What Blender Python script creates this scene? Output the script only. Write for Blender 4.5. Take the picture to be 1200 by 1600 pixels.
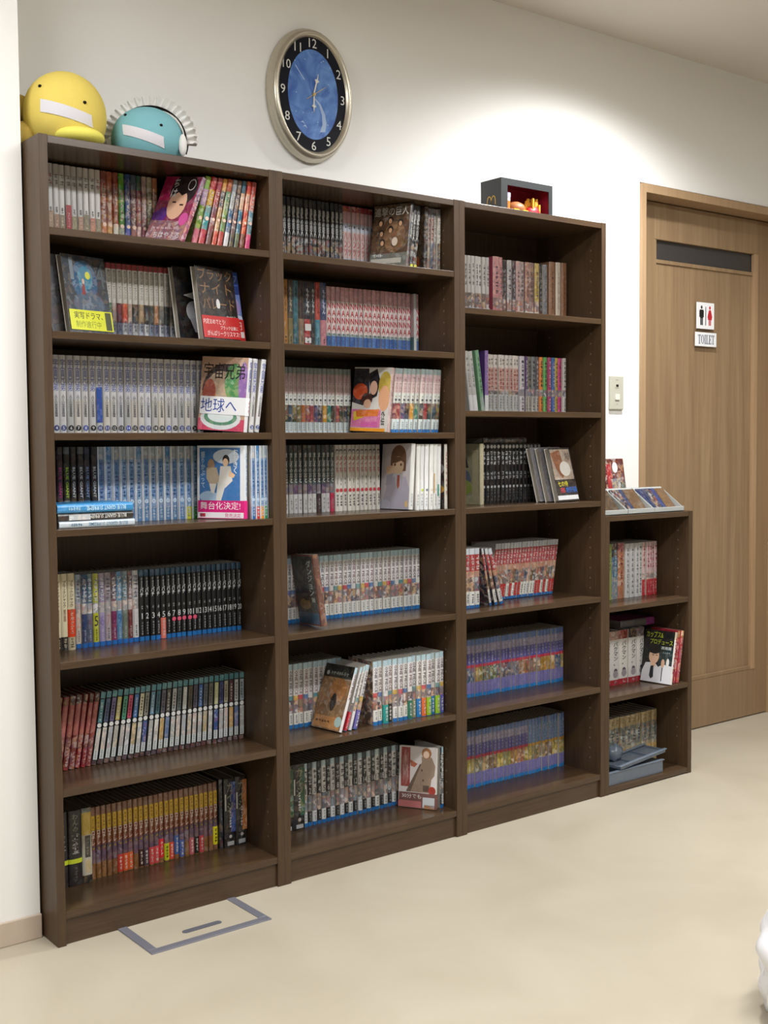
import bpy, math, random
import numpy as np
from mathutils import Matrix, Vector
random.seed(7)
S = bpy.context.scene
C = S.collection
for o in list(bpy.data.objects): bpy.data.objects.remove(o)

# ------------------------------------------------------------------ camera
YAW, PITCH, ROLL = 0.65896, -0.05654, -0.00839
def cam_axes():
    cy, sy, cp, sp, cr, sr = math.cos(YAW), math.sin(YAW), math.cos(PITCH), math.sin(PITCH), math.cos(ROLL), math.sin(ROLL)
    f = Vector((sy*cp, cy*cp, sp)); r = Vector((cy, -sy, 0)); u = r.cross(f)
    return cr*r + sr*u, -sr*r + cr*u, f
RGT, UPV, FWD = cam_axes()
cam = bpy.data.cameras.new('camera'); camo = bpy.data.objects.new('camera', cam); C.objects.link(camo)
cam.sensor_fit = 'VERTICAL'; cam.sensor_height = 36; cam.lens = 1850.06/1600*36; cam.clip_start = .05
M = Matrix.Identity(4)
for i, a in enumerate((RGT, UPV, -FWD)):
    for j in range(3): M[j][i] = a[j]
M.translation = (-1.00594, -2.50534, 1.12099)
camo.matrix_world = M
S.camera = camo
# ------------------------------------------------------------------ world, exposure, lights
S.view_settings.view_transform = 'Standard'; S.view_settings.look = 'None'
S.view_settings.exposure = 0.0; S.view_settings.gamma = 1; S.view_settings.use_curve_mapping = False
w = bpy.data.worlds.new('world'); S.world = w; w.use_nodes = True
w.node_tree.nodes['Background'].inputs[0].default_value = (1, .98, .95, 1)
w.node_tree.nodes['Background'].inputs[1].default_value = .15
CEIL = 2.52
# ceiling lamps: (x, y, size x, size y, watts); each gets a fixture below
PANELS = [(-1.05, -0.75, .9, .25, 40), (0.75, -1.75, 1.2, .25, 56), (2.9, -1.9, 1.2, .25, 26), (-0.9, -3.4, 1.2, .25, 36)]
for k, (x, y, sx, sy, e) in enumerate(PANELS):
    l = bpy.data.lights.new('ceiling_lamp_light', 'AREA'); l.shape = 'RECTANGLE'; l.size = sx; l.size_y = sy
    l.energy = e; l.color = (.975, .985, 1.0)
    o = bpy.data.objects.new('ceiling_lamp_light', l); C.objects.link(o); o.location = (x, y, CEIL-.012)
DOWN = (1.95, -.32)
l = bpy.data.lights.new('downlight_light', 'SPOT'); l.energy = 205; l.spot_size = math.radians(150); l.spot_blend = .8
l.shadow_soft_size = .06; l.color = (.985, .995, 1.0)
o = bpy.data.objects.new('downlight_light', l); C.objects.link(o); o.location = (DOWN[0], DOWN[1], CEIL-.01)

# ------------------------------------------------------------------ helpers
def lin(h):
    """sRGB hex to linear"""
    if not isinstance(h, str): return tuple(h)
    h = h.lstrip('#'); v = [int(h[i:i+2], 16)/255 for i in (0, 2, 4)]
    return tuple(c/12.92 if c <= .04045 else ((c+.055)/1.055)**2.4 for c in v)
def nodes(name):
    m = bpy.data.materials.new(name); m.use_nodes = True; t = m.node_tree
    return m, t, t.nodes['Principled BSDF']
def plain(name, col, rough=.5, metal=0, bump=0, bscale=400, spec=.5, trans=0, noise=.0):
    m, t, b = nodes(name); c = lin(col)
    b.inputs['Base Color'].default_value = (*c, 1); b.inputs['Roughness'].default_value = rough
    b.inputs['Metallic'].default_value = metal; b.inputs['Specular IOR Level'].default_value = spec
    if trans: b.inputs['Transmission Weight'].default_value = trans
    n = t.nodes.new('ShaderNodeTexNoise'); n.inputs['Scale'].default_value = bscale; n.inputs['Detail'].default_value = 3
    tc = t.nodes.new('ShaderNodeTexCoord'); t.links.new(tc.outputs['Object'], n.inputs['Vector'])
    if bump:
        bp = t.nodes.new('ShaderNodeBump'); bp.inputs['Strength'].default_value = bump; bp.inputs['Distance'].default_value = .001
        t.links.new(n.outputs['Fac'], bp.inputs['Height']); t.links.new(bp.outputs['Normal'], b.inputs['Normal'])
    if noise:
        r = t.nodes.new('ShaderNodeMixRGB'); r.blend_type = 'MIX'
        r.inputs[1].default_value = (*[max(0, v*(1-noise)) for v in c], 1); r.inputs[2].default_value = (*[min(1, v*(1+noise)) for v in c], 1)
        t.links.new(n.outputs['Fac'], r.inputs[0]); t.links.new(r.outputs[0], b.inputs['Base Color'])
    return m
def wood(name, c1, c2, rough, stretch, scale=14, spec=.5, bump=.05):
    m, t, b = nodes(name)
    tc = t.nodes.new('ShaderNodeTexCoord'); mp = t.nodes.new('ShaderNodeMapping'); mp.inputs['Scale'].default_value = stretch
    n = t.nodes.new('ShaderNodeTexNoise'); n.inputs['Scale'].default_value = scale; n.inputs['Detail'].default_value = 6; n.inputs['Roughness'].default_value = .65
    r = t.nodes.new('ShaderNodeValToRGB'); r.color_ramp.elements[0].color = (*lin(c1), 1); r.color_ramp.elements[1].color = (*lin(c2), 1)
    r.color_ramp.elements[0].position = .3; r.color_ramp.elements[1].position = .7
    t.links.new(tc.outputs['Object'], mp.inputs['Vector']); t.links.new(mp.outputs[0], n.inputs['Vector'])
    t.links.new(n.outputs['Fac'], r.inputs[0]); t.links.new(r.outputs[0], b.inputs['Base Color'])
    bp = t.nodes.new('ShaderNodeBump'); bp.inputs['Strength'].default_value = bump; bp.inputs['Distance'].default_value = .001
    t.links.new(n.outputs['Fac'], bp.inputs['Height']); t.links.new(bp.outputs['Normal'], b.inputs['Normal'])
    b.inputs['Roughness'].default_value = rough; b.inputs['Specular IOR Level'].default_value = spec
    return m
MAT = {}
MAT['wall'] = plain('white_wallpaper', '#efeeea', .85, bump=.12, bscale=900)
MAT['wing'] = MAT['wall']
MAT['ceiling'] = plain('ceiling_paper', '#d6cfc6', .9, bump=.1, bscale=700)
def floor_mat():
    m, t, b = nodes('cream_vinyl')
    tc = t.nodes.new('ShaderNodeTexCoord')
    n = t.nodes.new('ShaderNodeTexNoise'); n.inputs['Scale'].default_value = 3.2; n.inputs['Detail'].default_value = 7; n.inputs['Distortion'].default_value = .7
    r = t.nodes.new('ShaderNodeValToRGB')
    r.color_ramp.elements[0].color = (*lin('#aba18e'), 1); r.color_ramp.elements[1].color = (*lin('#b5ac9a'), 1)
    r.color_ramp.elements[0].position = .3; r.color_ramp.elements[1].position = .7
    t.links.new(tc.outputs['Object'], n.inputs['Vector']); t.links.new(n.outputs['Fac'], r.inputs[0]); t.links.new(r.outputs[0], b.inputs['Base Color'])
    n2 = t.nodes.new('ShaderNodeTexNoise'); n2.inputs['Scale'].default_value = 60
    t.links.new(tc.outputs['Object'], n2.inputs['Vector'])
    bp = t.nodes.new('ShaderNodeBump'); bp.inputs['Strength'].default_value = .06; bp.inputs['Distance'].default_value = .001
    t.links.new(n2.outputs['Fac'], bp.inputs['Height']); t.links.new(bp.outputs['Normal'], b.inputs['Normal'])
    b.inputs['Roughness'].default_value = .38
    return m
MAT['floor'] = floor_mat()
MAT['base'] = plain('baseboard_vinyl', '#bfae9c', .5, noise=.05, bscale=30)
MAT['walnut_v'] = wood('dark_walnut_laminate_upright', '#413021', '#523f2c', .42, (9, 9, .5), spec=.35)
MAT['walnut_h'] = wood('dark_walnut_laminate_shelf', '#413021', '#523f2c', .27, (.5, 9, 9), spec=.45)
MAT['hole'] = plain('peg_hole_bush', '#75675a', .5)
MAT['oak'] = wood('door_oak_veneer', '#83694d', '#9c8363', .45, (5, 5, .22), 8)
MAT['oak_dark'] = wood('door_oak_stile', '#836a4f', '#927859', .45, (5, 5, .22), 8)
MAT['casing'] = wood('door_casing_oak', '#a08261', '#ae9170', .45, (5, 5, .3), 8)
MAT['darkglass'] = plain('smoked_glass', '#3d3a38', .3, noise=.08, bscale=120)
MAT['alu'] = plain('hatch_aluminium', '#8b8b96', .45, .55, noise=.06, bscale=80)
MAT['alu_dark'] = plain('hatch_handle_dark', '#6d6d76', .5, .4, noise=.05)
MAT['pages'] = plain('paper_page_edges', '#8f887c', .9, noise=.18, bscale=900)
MAT['white_pl'] = plain('white_plastic', '#dcdace', .35, noise=.02); MAT['ivory'] = plain('ivory_switch_plastic', '#b9b8a8', .35, noise=.02)
MAT['sign_w'] = plain('sign_white', '#eeeef0', .3, noise=.01)
MAT['black'] = plain('black_print', '#181818', .4, noise=.02)
MAT['red'] = plain('red_print', '#c0202c', .4, noise=.02)
MAT['navy'] = plain('navy_print', '#3a4560', .4, noise=.02)
MAT['silver'] = plain('champagne_metal', '#c6bfae', .3, .75, noise=.04, bscale=60)
MAT['clock_dark'] = plain('clock_dark_ring', '#0b0c18', .6, noise=.05, spec=.2)
MAT['clock_num'] = plain('clock_numeral_cream', '#dcdcd6', .4, noise=.02)
MAT['gold'] = plain('second_hand_gold', '#c8b070', .3, .6, noise=.03)
def fabric(name, col): return plain(name, col, .95, bump=.5, bscale=500, spec=.15, noise=.06)
def print_mat():
    m, t, b = nodes('printed_paper')
    at = t.nodes.new('ShaderNodeAttribute'); at.attribute_name = 'Col'
    g = t.nodes.new('ShaderNodeNewGeometry')
    v = t.nodes.new('ShaderNodeTexVoronoi'); v.inputs['Scale'].default_value = 105; v.inputs['Randomness'].default_value = 1
    n = t.nodes.new('ShaderNodeTexNoise'); n.inputs['Scale'].default_value = 45; n.inputs['Detail'].default_value = 3
    ad = t.nodes.new('ShaderNodeMixRGB'); ad.blend_type = 'ADD'; ad.inputs[0].default_value = .035
    t.links.new(g.outputs['Position'], n.inputs['Vector'])
    t.links.new(g.outputs['Position'], ad.inputs[1]); t.links.new(n.outputs['Color'], ad.inputs[2]); t.links.new(ad.outputs[0], v.inputs['Vector'])
    sp = t.nodes.new('ShaderNodeSeparateColor'); t.links.new(v.outputs['Color'], sp.inputs[0])
    cr = t.nodes.new('ShaderNodeValToRGB'); cr.color_ramp.interpolation = 'CONSTANT'
    pal = ['#241e20', '#d9b8a0', '#5a4438', '#dcdcda', '#a85a50', '#6c7488', '#8c8078', '#c8a878', '#383c44']
    while len(cr.color_ramp.elements) < len(pal): cr.color_ramp.elements.new(.5)
    for k, hx in enumerate(pal): cr.color_ramp.elements[k].position = k/len(pal); cr.color_ramp.elements[k].color = (*lin(hx), 1)
    t.links.new(sp.outputs[0], cr.inputs[0])
    ov = t.nodes.new('ShaderNodeMixRGB'); ov.inputs[0].default_value = .76
    t.links.new(at.outputs['Color'], ov.inputs[1]); t.links.new(cr.outputs[0], ov.inputs[2])
    mx = t.nodes.new('ShaderNodeMixRGB')
    t.links.new(at.outputs['Alpha'], mx.inputs[0]); t.links.new(at.outputs['Color'], mx.inputs[1]); t.links.new(ov.outputs[0], mx.inputs[2])
    t.links.new(mx.outputs[0], b.inputs['Base Color'])
    b.inputs['Roughness'].default_value = .33
    return m
MAT['print'] = print_mat()

class MB:
    """mesh collector with per-vertex colour (alpha = amount of mottled picture print)"""
    def __init__(s): s.v = []; s.f = []; s.c = []; s.m = []
    def poly(s, pts, col=(1, 1, 1), art=0., mat=0):
        k = len(s.v); s.v += [tuple(p) for p in pts]; s.f.append(tuple(range(k, k+len(pts)))); s.m.append(mat)
        s.c += [(*col, art)]*len(pts)
    def box(s, a, b, col=(1, 1, 1), art=0., mat=0):
        (x0, y0, z0), (x1, y1, z1) = a, b
        P = [(x0,y0,z0),(x1,y0,z0),(x1,y1,z0),(x0,y1,z0),(x0,y0,z1),(x1,y0,z1),(x1,y1,z1),(x0,y1,z1)]
        for q in ((0,3,2,1),(4,5,6,7),(0,1,5,4),(1,2,6,5),(2,3,7,6),(3,0,4,7)): s.poly([P[i] for i in q], col, art, mat)
    def raw(s, V, F, col=(1, 1, 1), art=0., mat=0):
        k = len(s.v); s.v += [tuple(p) for p in V]; s.f += [tuple(i+k for i in f) for f in F]; s.m += [mat]*len(F); s.c += [(*col, art)]*len(V)
    def xform(s, M):
        if s.v:
            A = np.array(s.v); R = np.array(M)[:3, :3]; T = np.array(M)[:3, 3]; s.v = [tuple(p) for p in (A @ R.T + T)]
        return s
    def join(s, o):
        k = len(s.v); s.v += o.v; s.f += [tuple(i+k for i in f) for f in o.f]; s.m += o.m; s.c += o.c
    def mesh(s, name, mats, smooth=False):
        me = bpy.data.meshes.new(name); me.from_pydata(s.v, [], s.f)
        a = me.color_attributes.new('Col', 'FLOAT_COLOR', 'POINT'); a.data.foreach_set('color', np.array(s.c, dtype=np.float32).ravel())
        for m in mats: me.materials.append(MAT[m] if isinstance(m, str) else m)
        if len(mats) > 1: me.polygons.foreach_set('material_index', np.array(s.m, dtype=np.int32))
        if smooth: me.polygons.foreach_set('use_smooth', [True]*len(me.polygons))
        return me
def obj(name, data, parent=None, mat=None):
    if isinstance(data, MB): data = data.mesh(name, mat if isinstance(mat, (list, tuple)) else [mat])
    o = bpy.data.objects.new(name, data); C.objects.link(o); o.parent = parent
    return o
def tag(o, label, cat, group=None):
    o['label'] = label; o['category'] = cat
    if group: o['group'] = group
    return o
def struct(name, data, mat, parent=None):
    o = obj(name, data, parent, mat)
    if parent is None: o['kind'] = 'structure'
    return o
def thing(name, label, cat, M=None, group=None):
    o = bpy.data.objects.new(name, None); C.objects.link(o); o.empty_display_size = .05
    if M is not None: o.matrix_world = M
    return tag(o, label, cat, group)
def bevel(o, wdt=.002, seg=2):
    m = o.modifiers.new('bevel', 'BEVEL'); m.width = wdt; m.segments = seg; m.limit_method = 'ANGLE'; return o
def boxm(a, b):
    m = MB(); m.box(a, b)
    # weld so that bevels work
    V = [(a[0],a[1],a[2]),(b[0],a[1],a[2]),(b[0],b[1],a[2]),(a[0],b[1],a[2]),(a[0],a[1],b[2]),(b[0],a[1],b[2]),(b[0],b[1],b[2]),(a[0],b[1],b[2])]
    m = MB(); m.raw(V, [(0,3,2,1),(4,5,6,7),(0,1,5,4),(1,2,6,5),(2,3,7,6),(3,0,4,7)]); return m
def T(x, y, z): return Matrix.Translation((x, y, z))
def Ry(a): return Matrix.Rotation(a, 4, 'Y')
def Rx(a): return Matrix.Rotation(a, 4, 'X')
def Rz(a): return Matrix.Rotation(a, 4, 'Z')

# lettering: glyph outlines from the built-in font, normalised to a unit box
_txt = {}
def glyphs(s, mode='v'):
    k = (s, mode)
    if k in _txt: return _txt[k]
    c = bpy.data.curves.new('lettering', 'FONT'); c.body = '\n'.join(s) if mode == 'v' else s
    c.resolution_u = 2 if mode == 'h' else 1; c.offset = .014 if mode != 'h' else 0; c.align_x = 'CENTER'; c.space_line = .9
    o = bpy.data.objects.new('lettering', c); C.objects.link(o); bpy.context.view_layer.update()
    me = bpy.data.meshes.new_from_object(o.evaluated_get(bpy.context.evaluated_depsgraph_get()))
    V = np.array([v.co[:2] for v in me.vertices]); F = [tuple(p.vertices) for p in me.polygons]
    bpy.data.objects.remove(o); bpy.data.curves.remove(c); bpy.data.meshes.remove(me)
    lo, hi = V.min(0), V.max(0); asp = (hi-lo)[0]/(hi-lo)[1]
    V = (V-lo)/(hi-lo)
    if mode == 's': V = np.stack([V[:, 1], 1-V[:, 0]], 1); asp = 1/asp
    _txt[k] = (V, F, asp); return _txt[k]

# ------------------------------------------------------------------ room shell
YW = .30
m = boxm((-.1, YW, 0), (2.326, YW+.12, CEIL)); struct('wall_back', m, 'wall')
m = boxm((2.326, YW, 2.045), (3.26, YW+.12, CEIL)); struct('wall_over_door', m, 'wall')
m = boxm((3.26, YW, 0), (4.4, YW+.12, CEIL)); struct('wall_beside_door', m, 'wall')
m = boxm((-3.0, .087, 0), (-.006, YW+.1, CEIL)); struct('wall_wing', m, 'wing')
m = boxm((-3.0, .079, 0), (-.005, .087, .056)); bevel(struct('baseboard_wing', m, 'base'), .002)
struct('floor', boxm((-3.1, -4.6, -.1), (4.5, .6, 0)), 'floor')
struct('ceiling', boxm((-3.1, -4.6, CEIL), (4.5, .6, CEIL+.1)), 'ceiling')
MAT['far'] = plain('beige_wallpaper', '#a59f94', .85, bump=.12, bscale=900)
struct('wall_left', boxm((-3.1, -4.6, 0), (-3.0, .2, CEIL)), 'far')
struct('wall_right', boxm((4.4, -4.6, 0), (4.5, .42, CEIL)), 'far')
struct('wall_front', boxm((-3.1, -4.7, 0), (4.5, -4.6, CEIL)), 'far')
struct('wall_behind_door', boxm((2.326, .46, 0), (3.26, .50, 2.1)), 'wall')
# door casing
def casing():
    m = boxm((2.326, .288, 0), (2.350, .44, 2.040))
    m.join(boxm((3.222, .288, 0), (3.262, .44, 2.040)))
    m.join(boxm((2.350, .288, 2.010), (3.222, .44, 2.040)))
    return m
bevel(struct('trim_1', casing(), 'casing'), .0015)
d = bpy.data.objects.new('door_1', None); C.objects.link(d); d['kind'] = 'structure'; d.location = (2.35, .372, .004)
def dpart(n, a, b, mat, par=d, bv=.0015):
    o = obj(n, boxm(a, b), par, mat); return bevel(o, bv) if bv else o
DH = 2.002
dpart('stile', (0, 0, 0), (.148, .034, DH), 'oak_dark'); dpart('stile', (.785, 0, 0), (.870, .034, DH), 'oak_dark')
dpart('rail', (.148, 0, 1.868), (.785, .034, DH), 'oak'); dpart('rail', (.148, 0, 0), (.785, .034, .19), 'oak_dark')
dpart('panel', (.148, .010, .19), (.785, .026, 1.79), 'oak', bv=0)
dpart('glass_slit', (.148, .014, 1.79), (.785, .022, 1.868), 'darkglass', bv=0)
dpart('molding', (.757, -.003, .19), (.785, .012, 1.868), 'casing'); dpart('molding', (.148, -.001, .19), (.757, .012, .205), 'oak_dark')
dpart('molding', (.150, .004, 1.782), (.757, .014, 1.796), 'oak'); dpart('molding', (.148, .002, .205), (.160, .012, 1.868), 'oak')

def flat(m, pts, y, col=(1,1,1)): m.poly([(x, y, z) for x, z in pts], col)
def disc(cx, cz, rx, rz, n=16, a0=0): return [(cx+rx*math.cos(a0+2*math.pi*i/n), cz+rz*math.sin(a0+2*math.pi*i/n)) for i in range(n)]
# signs on the door
t = thing('restroom_sign', 'white plate with black and red figure pictograms on wooden door', 'sign', T(2.743, .368, 1.557))
bevel(obj('plate', boxm((0, 0, 0), (.106, .004, .101)), t, 'sign_w'), .001)
def figure(skirt):
    m = MB(); y = -.0006
    flat(m, disc(0, .072, .0055, .0065), y)
    if skirt: flat(m, [(-.006,.063),(-.012,.045),(-.0145,.034),(-.011,.032),(-.013,.026),(.013,.026),(.011,.032),(.0145,.034),(.012,.045),(.006,.063)], y); flat(m, [(-.0075,.026),(-.007,.004),(-.001,.004),(-.001,.026)], y); flat(m, [(.001,.026),(.001,.004),(.007,.004),(.0075,.026)], y)
    else: flat(m, [(-.010,.063),(-.0135,.058),(-.0135,.034),(-.009,.034),(-.009,.03),(.009,.03),(.009,.034),(.0135,.034),(.0135,.058),(.010,.063)], y); flat(m, [(-.008,.03),(-.008,.004),(-.0008,.004),(-.0008,.03)], y); flat(m, [(.0008,.03),(.0008,.004),(.008,.004),(.008,.03)], y)
    return m
o = obj('man_figure', figure(False), t, 'black'); o.location = (.027, 0, .010)
o = obj('woman_figure', figure(True), t, 'red'); o.location = (.078, 0, .010)
m = MB(); flat(m, [(.0505,.014),(.0545,.014),(.0545,.085),(.0505,.085)], -.0006); obj('divider_bar', m, t, 'black')
t = thing('toilet_sign', 'small white plate lettered TOILET below the pictogram plate', 'sign', T(2.735, .368, 1.490))
bevel(obj('plate', boxm((0, 0, 0), (.129, .004, .054)), t, 'sign_w'), .001)
m = MB(); y_ = -.0006; LH = .034
def bar(x0, z0, x1, z1): flat(m, [(x0, z0), (x1, z0), (x1, z1), (x0, z1)], y_)
def letter(ch, x, wd):
    z = .010; hl = .0022; st_ = .0042                               # hairline, stem: a condensed serif face
    if ch == 'T': c = x+wd/2; bar(c-st_/2, z, c+st_/2, z+LH); bar(x, z+LH-hl, x+wd, z+LH); bar(x, z+LH-.009, x+.0016, z+LH); bar(x+wd-.0016, z+LH-.009, x+wd, z+LH); bar(c-.005, z, c+.005, z+hl)
    elif ch == 'I': c = x+wd/2; bar(c-st_/2, z, c+st_/2, z+LH); bar(x, z, x+wd, z+hl); bar(x, z+LH-hl, x+wd, z+LH)
    elif ch in 'LE':
        bar(x+.002, z, x+.002+st_, z+LH); bar(x, z, x+wd, z+hl); bar(x, z+LH-hl, x+(wd if ch == 'E' else .009), z+LH); bar(x+wd-.0016, z, x+wd, z+.010)
        if ch == 'E': bar(x+.002, z+LH/2-.001, x+wd*.75, z+LH/2+.001); bar(x+wd*.75-.0014, z+LH/2-.005, x+wd*.75, z+LH/2+.005); bar(x+wd-.0016, z+LH-.009, x+wd, z+LH)
    elif ch == 'O':
        N_ = 24; o_ = [(x+wd/2+wd/2*math.cos(2*math.pi*i/N_), z+LH/2+LH/2*math.sin(2*math.pi*i/N_)) for i in range(N_)]; i_ = [(x+wd/2+(wd/2-st_)*math.cos(2*math.pi*i/N_), z+LH/2+(LH/2-.0016)*math.sin(2*math.pi*i/N_)) for i in range(N_)]
        for i in range(N_): flat(m, [o_[i], o_[(i+1) % N_], i_[(i+1) % N_], i_[i]], y_)
xx_ = .014
for ch, wd in (('T', .0175), ('O', .0185), ('I', .009), ('L', .0145), ('E', .0155), ('T', .0175)): letter(ch, xx_, wd); xx_ += wd+.0018
obj('lettering', m, t, 'navy')
# wall switch
t = thing('wall_switch', 'ivory switch plate on white wall between bookcase and door', 'switch', T(2.163, YW, 1.238))
bevel(obj('plate', boxm((0, -.010, 0), (.070, .001, .118)), t, 'ivory'), .003)
bevel(obj('rocker', boxm((.024, -.0135, .034), (.046, -.009, .054)), t, 'white_pl'), .001)
bevel(obj('indicator', boxm((.030, -.0115, .080), (.042, -.009, .088)), t, 'black'), .001)
m = MB()
for zz, wd in ((.102, .014), (.074, .02), (.028, .018), (.018, .008)): flat(m, [(.035-wd/2, zz), (.035+wd/2, zz), (.035+wd/2, zz+.003), (.035-wd/2, zz+.003)], -.0104)
obj('print_marks', m, t, plain('grey_print', '#9a988c', .5))
# floor hatch
t = thing('floor_hatch', 'aluminium framed inspection hatch in cream floor before the bookcase', 'hatch', T(.148, -.165, 0))
def hbar(a, b): return bevel(obj('frame_bar', boxm(a, b), t, 'alu'), .001)
W_ = .312; F_ = .022
hbar((0, 0, -.002), (W_, F_, .003)); hbar((0, F_, -.002), (F_, W_, .003)); hbar((W_-F_, F_, -.002), (W_, W_, .003)); hbar((F_, W_-F_, -.002), (W_-F_, W_, .003))
obj('lid', boxm((F_, F_, -.002), (W_-F_, W_-F_, .0012)), t, 'floor')
m = MB(); N = 10; P = [(.118+.009*math.cos(a), .063+.009*math.sin(a)) for a in [math.pi/2+math.pi*i/N for i in range(N+1)]] + [(.202+.009*math.cos(a), .063+.009*math.sin(a)) for a in [-math.pi/2+math.pi*i/N for i in range(N+1)]]
k = len(P); m.raw([(x, y, .0005) for x, y in P]+[(x, y, .0022) for x, y in P], [tuple(range(k, 2*k))]+[(i, (i+1) % k, k+(i+1) % k, k+i) for i in range(k)]); obj('pull_slot', m, t, 'alu_dark')

# ceiling fixtures
for x, y, sx, sy, e in PANELS:
    t = thing('ceiling_lamp', 'flush fluorescent ceiling lamp with white frame', 'lamp', T(x, y, CEIL), 'ceiling lamps of the room')
    for q in (((-sx/2-.03, -sy/2-.03, -.02), (sx/2+.03, -sy/2, .001)), ((-sx/2-.03, sy/2, -.02), (sx/2+.03, sy/2+.03, .001)), ((-sx/2-.03, -sy/2, -.02), (-sx/2, sy/2, .001)), ((sx/2, -sy/2, -.02), (sx/2+.03, sy/2, .001))):
        obj('frame_bar', boxm(*q), t, 'white_pl')
t = thing('downlight', 'round recessed ceiling downlight near the back wall', 'lamp', T(DOWN[0], DOWN[1], CEIL))
m = MB(); N = 32
V = [(r*math.cos(2*math.pi*i/N), r*math.sin(2*math.pi*i/N), z) for r, z in ((.075, 0), (.075, -.006), (.095, -.006), (.095, 0)) for i in range(N)]
m.raw(V, [(j*N+i, j*N+(i+1) % N, (j+1)*N+(i+1) % N, (j+1)*N+i) for j in range(3) for i in range(N)]); obj('trim_ring', m, t, 'white_pl')
lm, lt, lb = nodes('lamp_lens_glow'); lb.inputs['Emission Color'].default_value = (.985, .995, 1, 1); lb.inputs['Emission Strength'].default_value = 6
m = MB(); m.poly([(.075*math.cos(2*math.pi*i/32), .075*math.sin(2*math.pi*i/32), -.002) for i in range(32)]); obj('lens', m, t, lm)

# ------------------------------------------------------------------ bookcases
DEP = .29
def bookcase(name, label, x0, wd, H, tops, kick):
    t = thing(name, label, 'bookcase', T(x0, 0, 0), None)
    P = .02; ST = .0165
    for s in (0, 1):
        sp = bevel(obj('side_panel', boxm((s*(wd-P), 0, 0), (s*(wd-P)+P, DEP, H)), t, 'walnut_v'), .001)
        hb = MB(); xx = P+.0003 if s == 0 else wd-P-.0003
        z = .12
        while z < H-.06:
            for yy in (.045, .225): hb.poly([(xx, yy+.0028*math.cos(a), z+.0028*math.sin(a)) for a in [2*math.pi*i/8 for i in range(8)]])
            z += .032
        h = obj('peg_holes', hb, sp, 'hole'); h['kind'] = 'stuff'
    bevel(obj('top_panel', boxm((P, .001, H-.018), (wd-P, DEP-.012, H-.001)), t, 'walnut_h'), .001)
    for i, z in enumerate(tops):
        last = i == len(tops)-1
        bevel(obj('bottom_panel' if last else 'shelf', boxm((P, .001, z-ST), (wd-P, DEP-.012, z)), t, 'walnut_h'), .001)
    if kick: bevel(obj('kick_plate', boxm((P, .008, 0), (wd-P, .024, tops[-1]-ST)), t, 'walnut_h'), .001)
    obj('back_panel', boxm((P, DEP-.012, .004), (wd-P, DEP-.006, H-.004)), t, 'walnut_v')
    return t
W = .6043
T12 = [1.602, 1.377, 1.154, .940, .643, .355, .077]; T3 = [1.505, 1.216, .940, .639, .352, .073]; T4 = [.602, .312, .020]
bookcase('bookcase', 'tall dark walnut bookcase with seven shelves, plush toys on top', 0, W, 1.8, T12, True)
bookcase('bookcase', 'tall dark walnut bookcase with seven shelves and bare top, between two others', W, W, 1.8, T12, True)
bookcase('bookcase', 'tall dark walnut bookcase with six shelves and a black toy box on top', 2*W, W, 1.8, T3, True)
bookcase('bookcase', 'low dark walnut bookcase with card stands on top beside the toilet door', 3*W, .4346, .892, T4, False)

# ------------------------------------------------------------------ books
J_ = (.176, .113); B_ = (.182, .128)          # height, depth of the two usual formats
EPS = .00025
def marks(mb, rng, n, x0, x1, z0, z1, y, col):
    """illegible lettering: small stroke clusters stacked downwards"""
    ch = (z1-z0)/n
    for i in range(n):
        b = z1-(i+1)*ch+ch*.1; h = ch*.8; wd = x1-x0
        for k in range(rng.choice((2, 3, 3))):
            zz = b+h*rng.uniform(0, .82); xa = x0+wd*rng.uniform(0, .3); xb = x1-wd*rng.uniform(0, .3)
            mb.poly([(xa, y, zz), (xb, y, zz), (xb, y, zz+h*.2), (xa, y, zz+h*.2)], col)
        xm = x0+wd*rng.uniform(.2, .7); mb.poly([(xm, y, b), (xm+wd*.17, y, b), (xm+wd*.17, y, b+h), (xm, y, b+h)], col)
def put_text(mb, s, mode, x0, x1, z0, z1, y, col):
    V, F, a = glyphs(s, mode)
    if mode == 'h' and len(s) < 3: w_ = min(x1-x0, a*(z1-z0)*1.15); c_ = (x0+x1)/2; x0, x1 = c_-w_/2, c_+w_/2
    mb.raw([(x0+(x1-x0)*p[0], y, z0+(z1-z0)*p[1]) for p in V], F, col)
def spine_arc(t, r0=0.):
    b = min(.0038, .24*t)
    return [(t*s-(r0 if s == 0 else 0)+(r0 if s == 1 else 0), -b*(1-abs(2*s-1)**3.2)-r0) for s in (0, .05, .14, .3, .7, .86, .95, 1)], b
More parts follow.
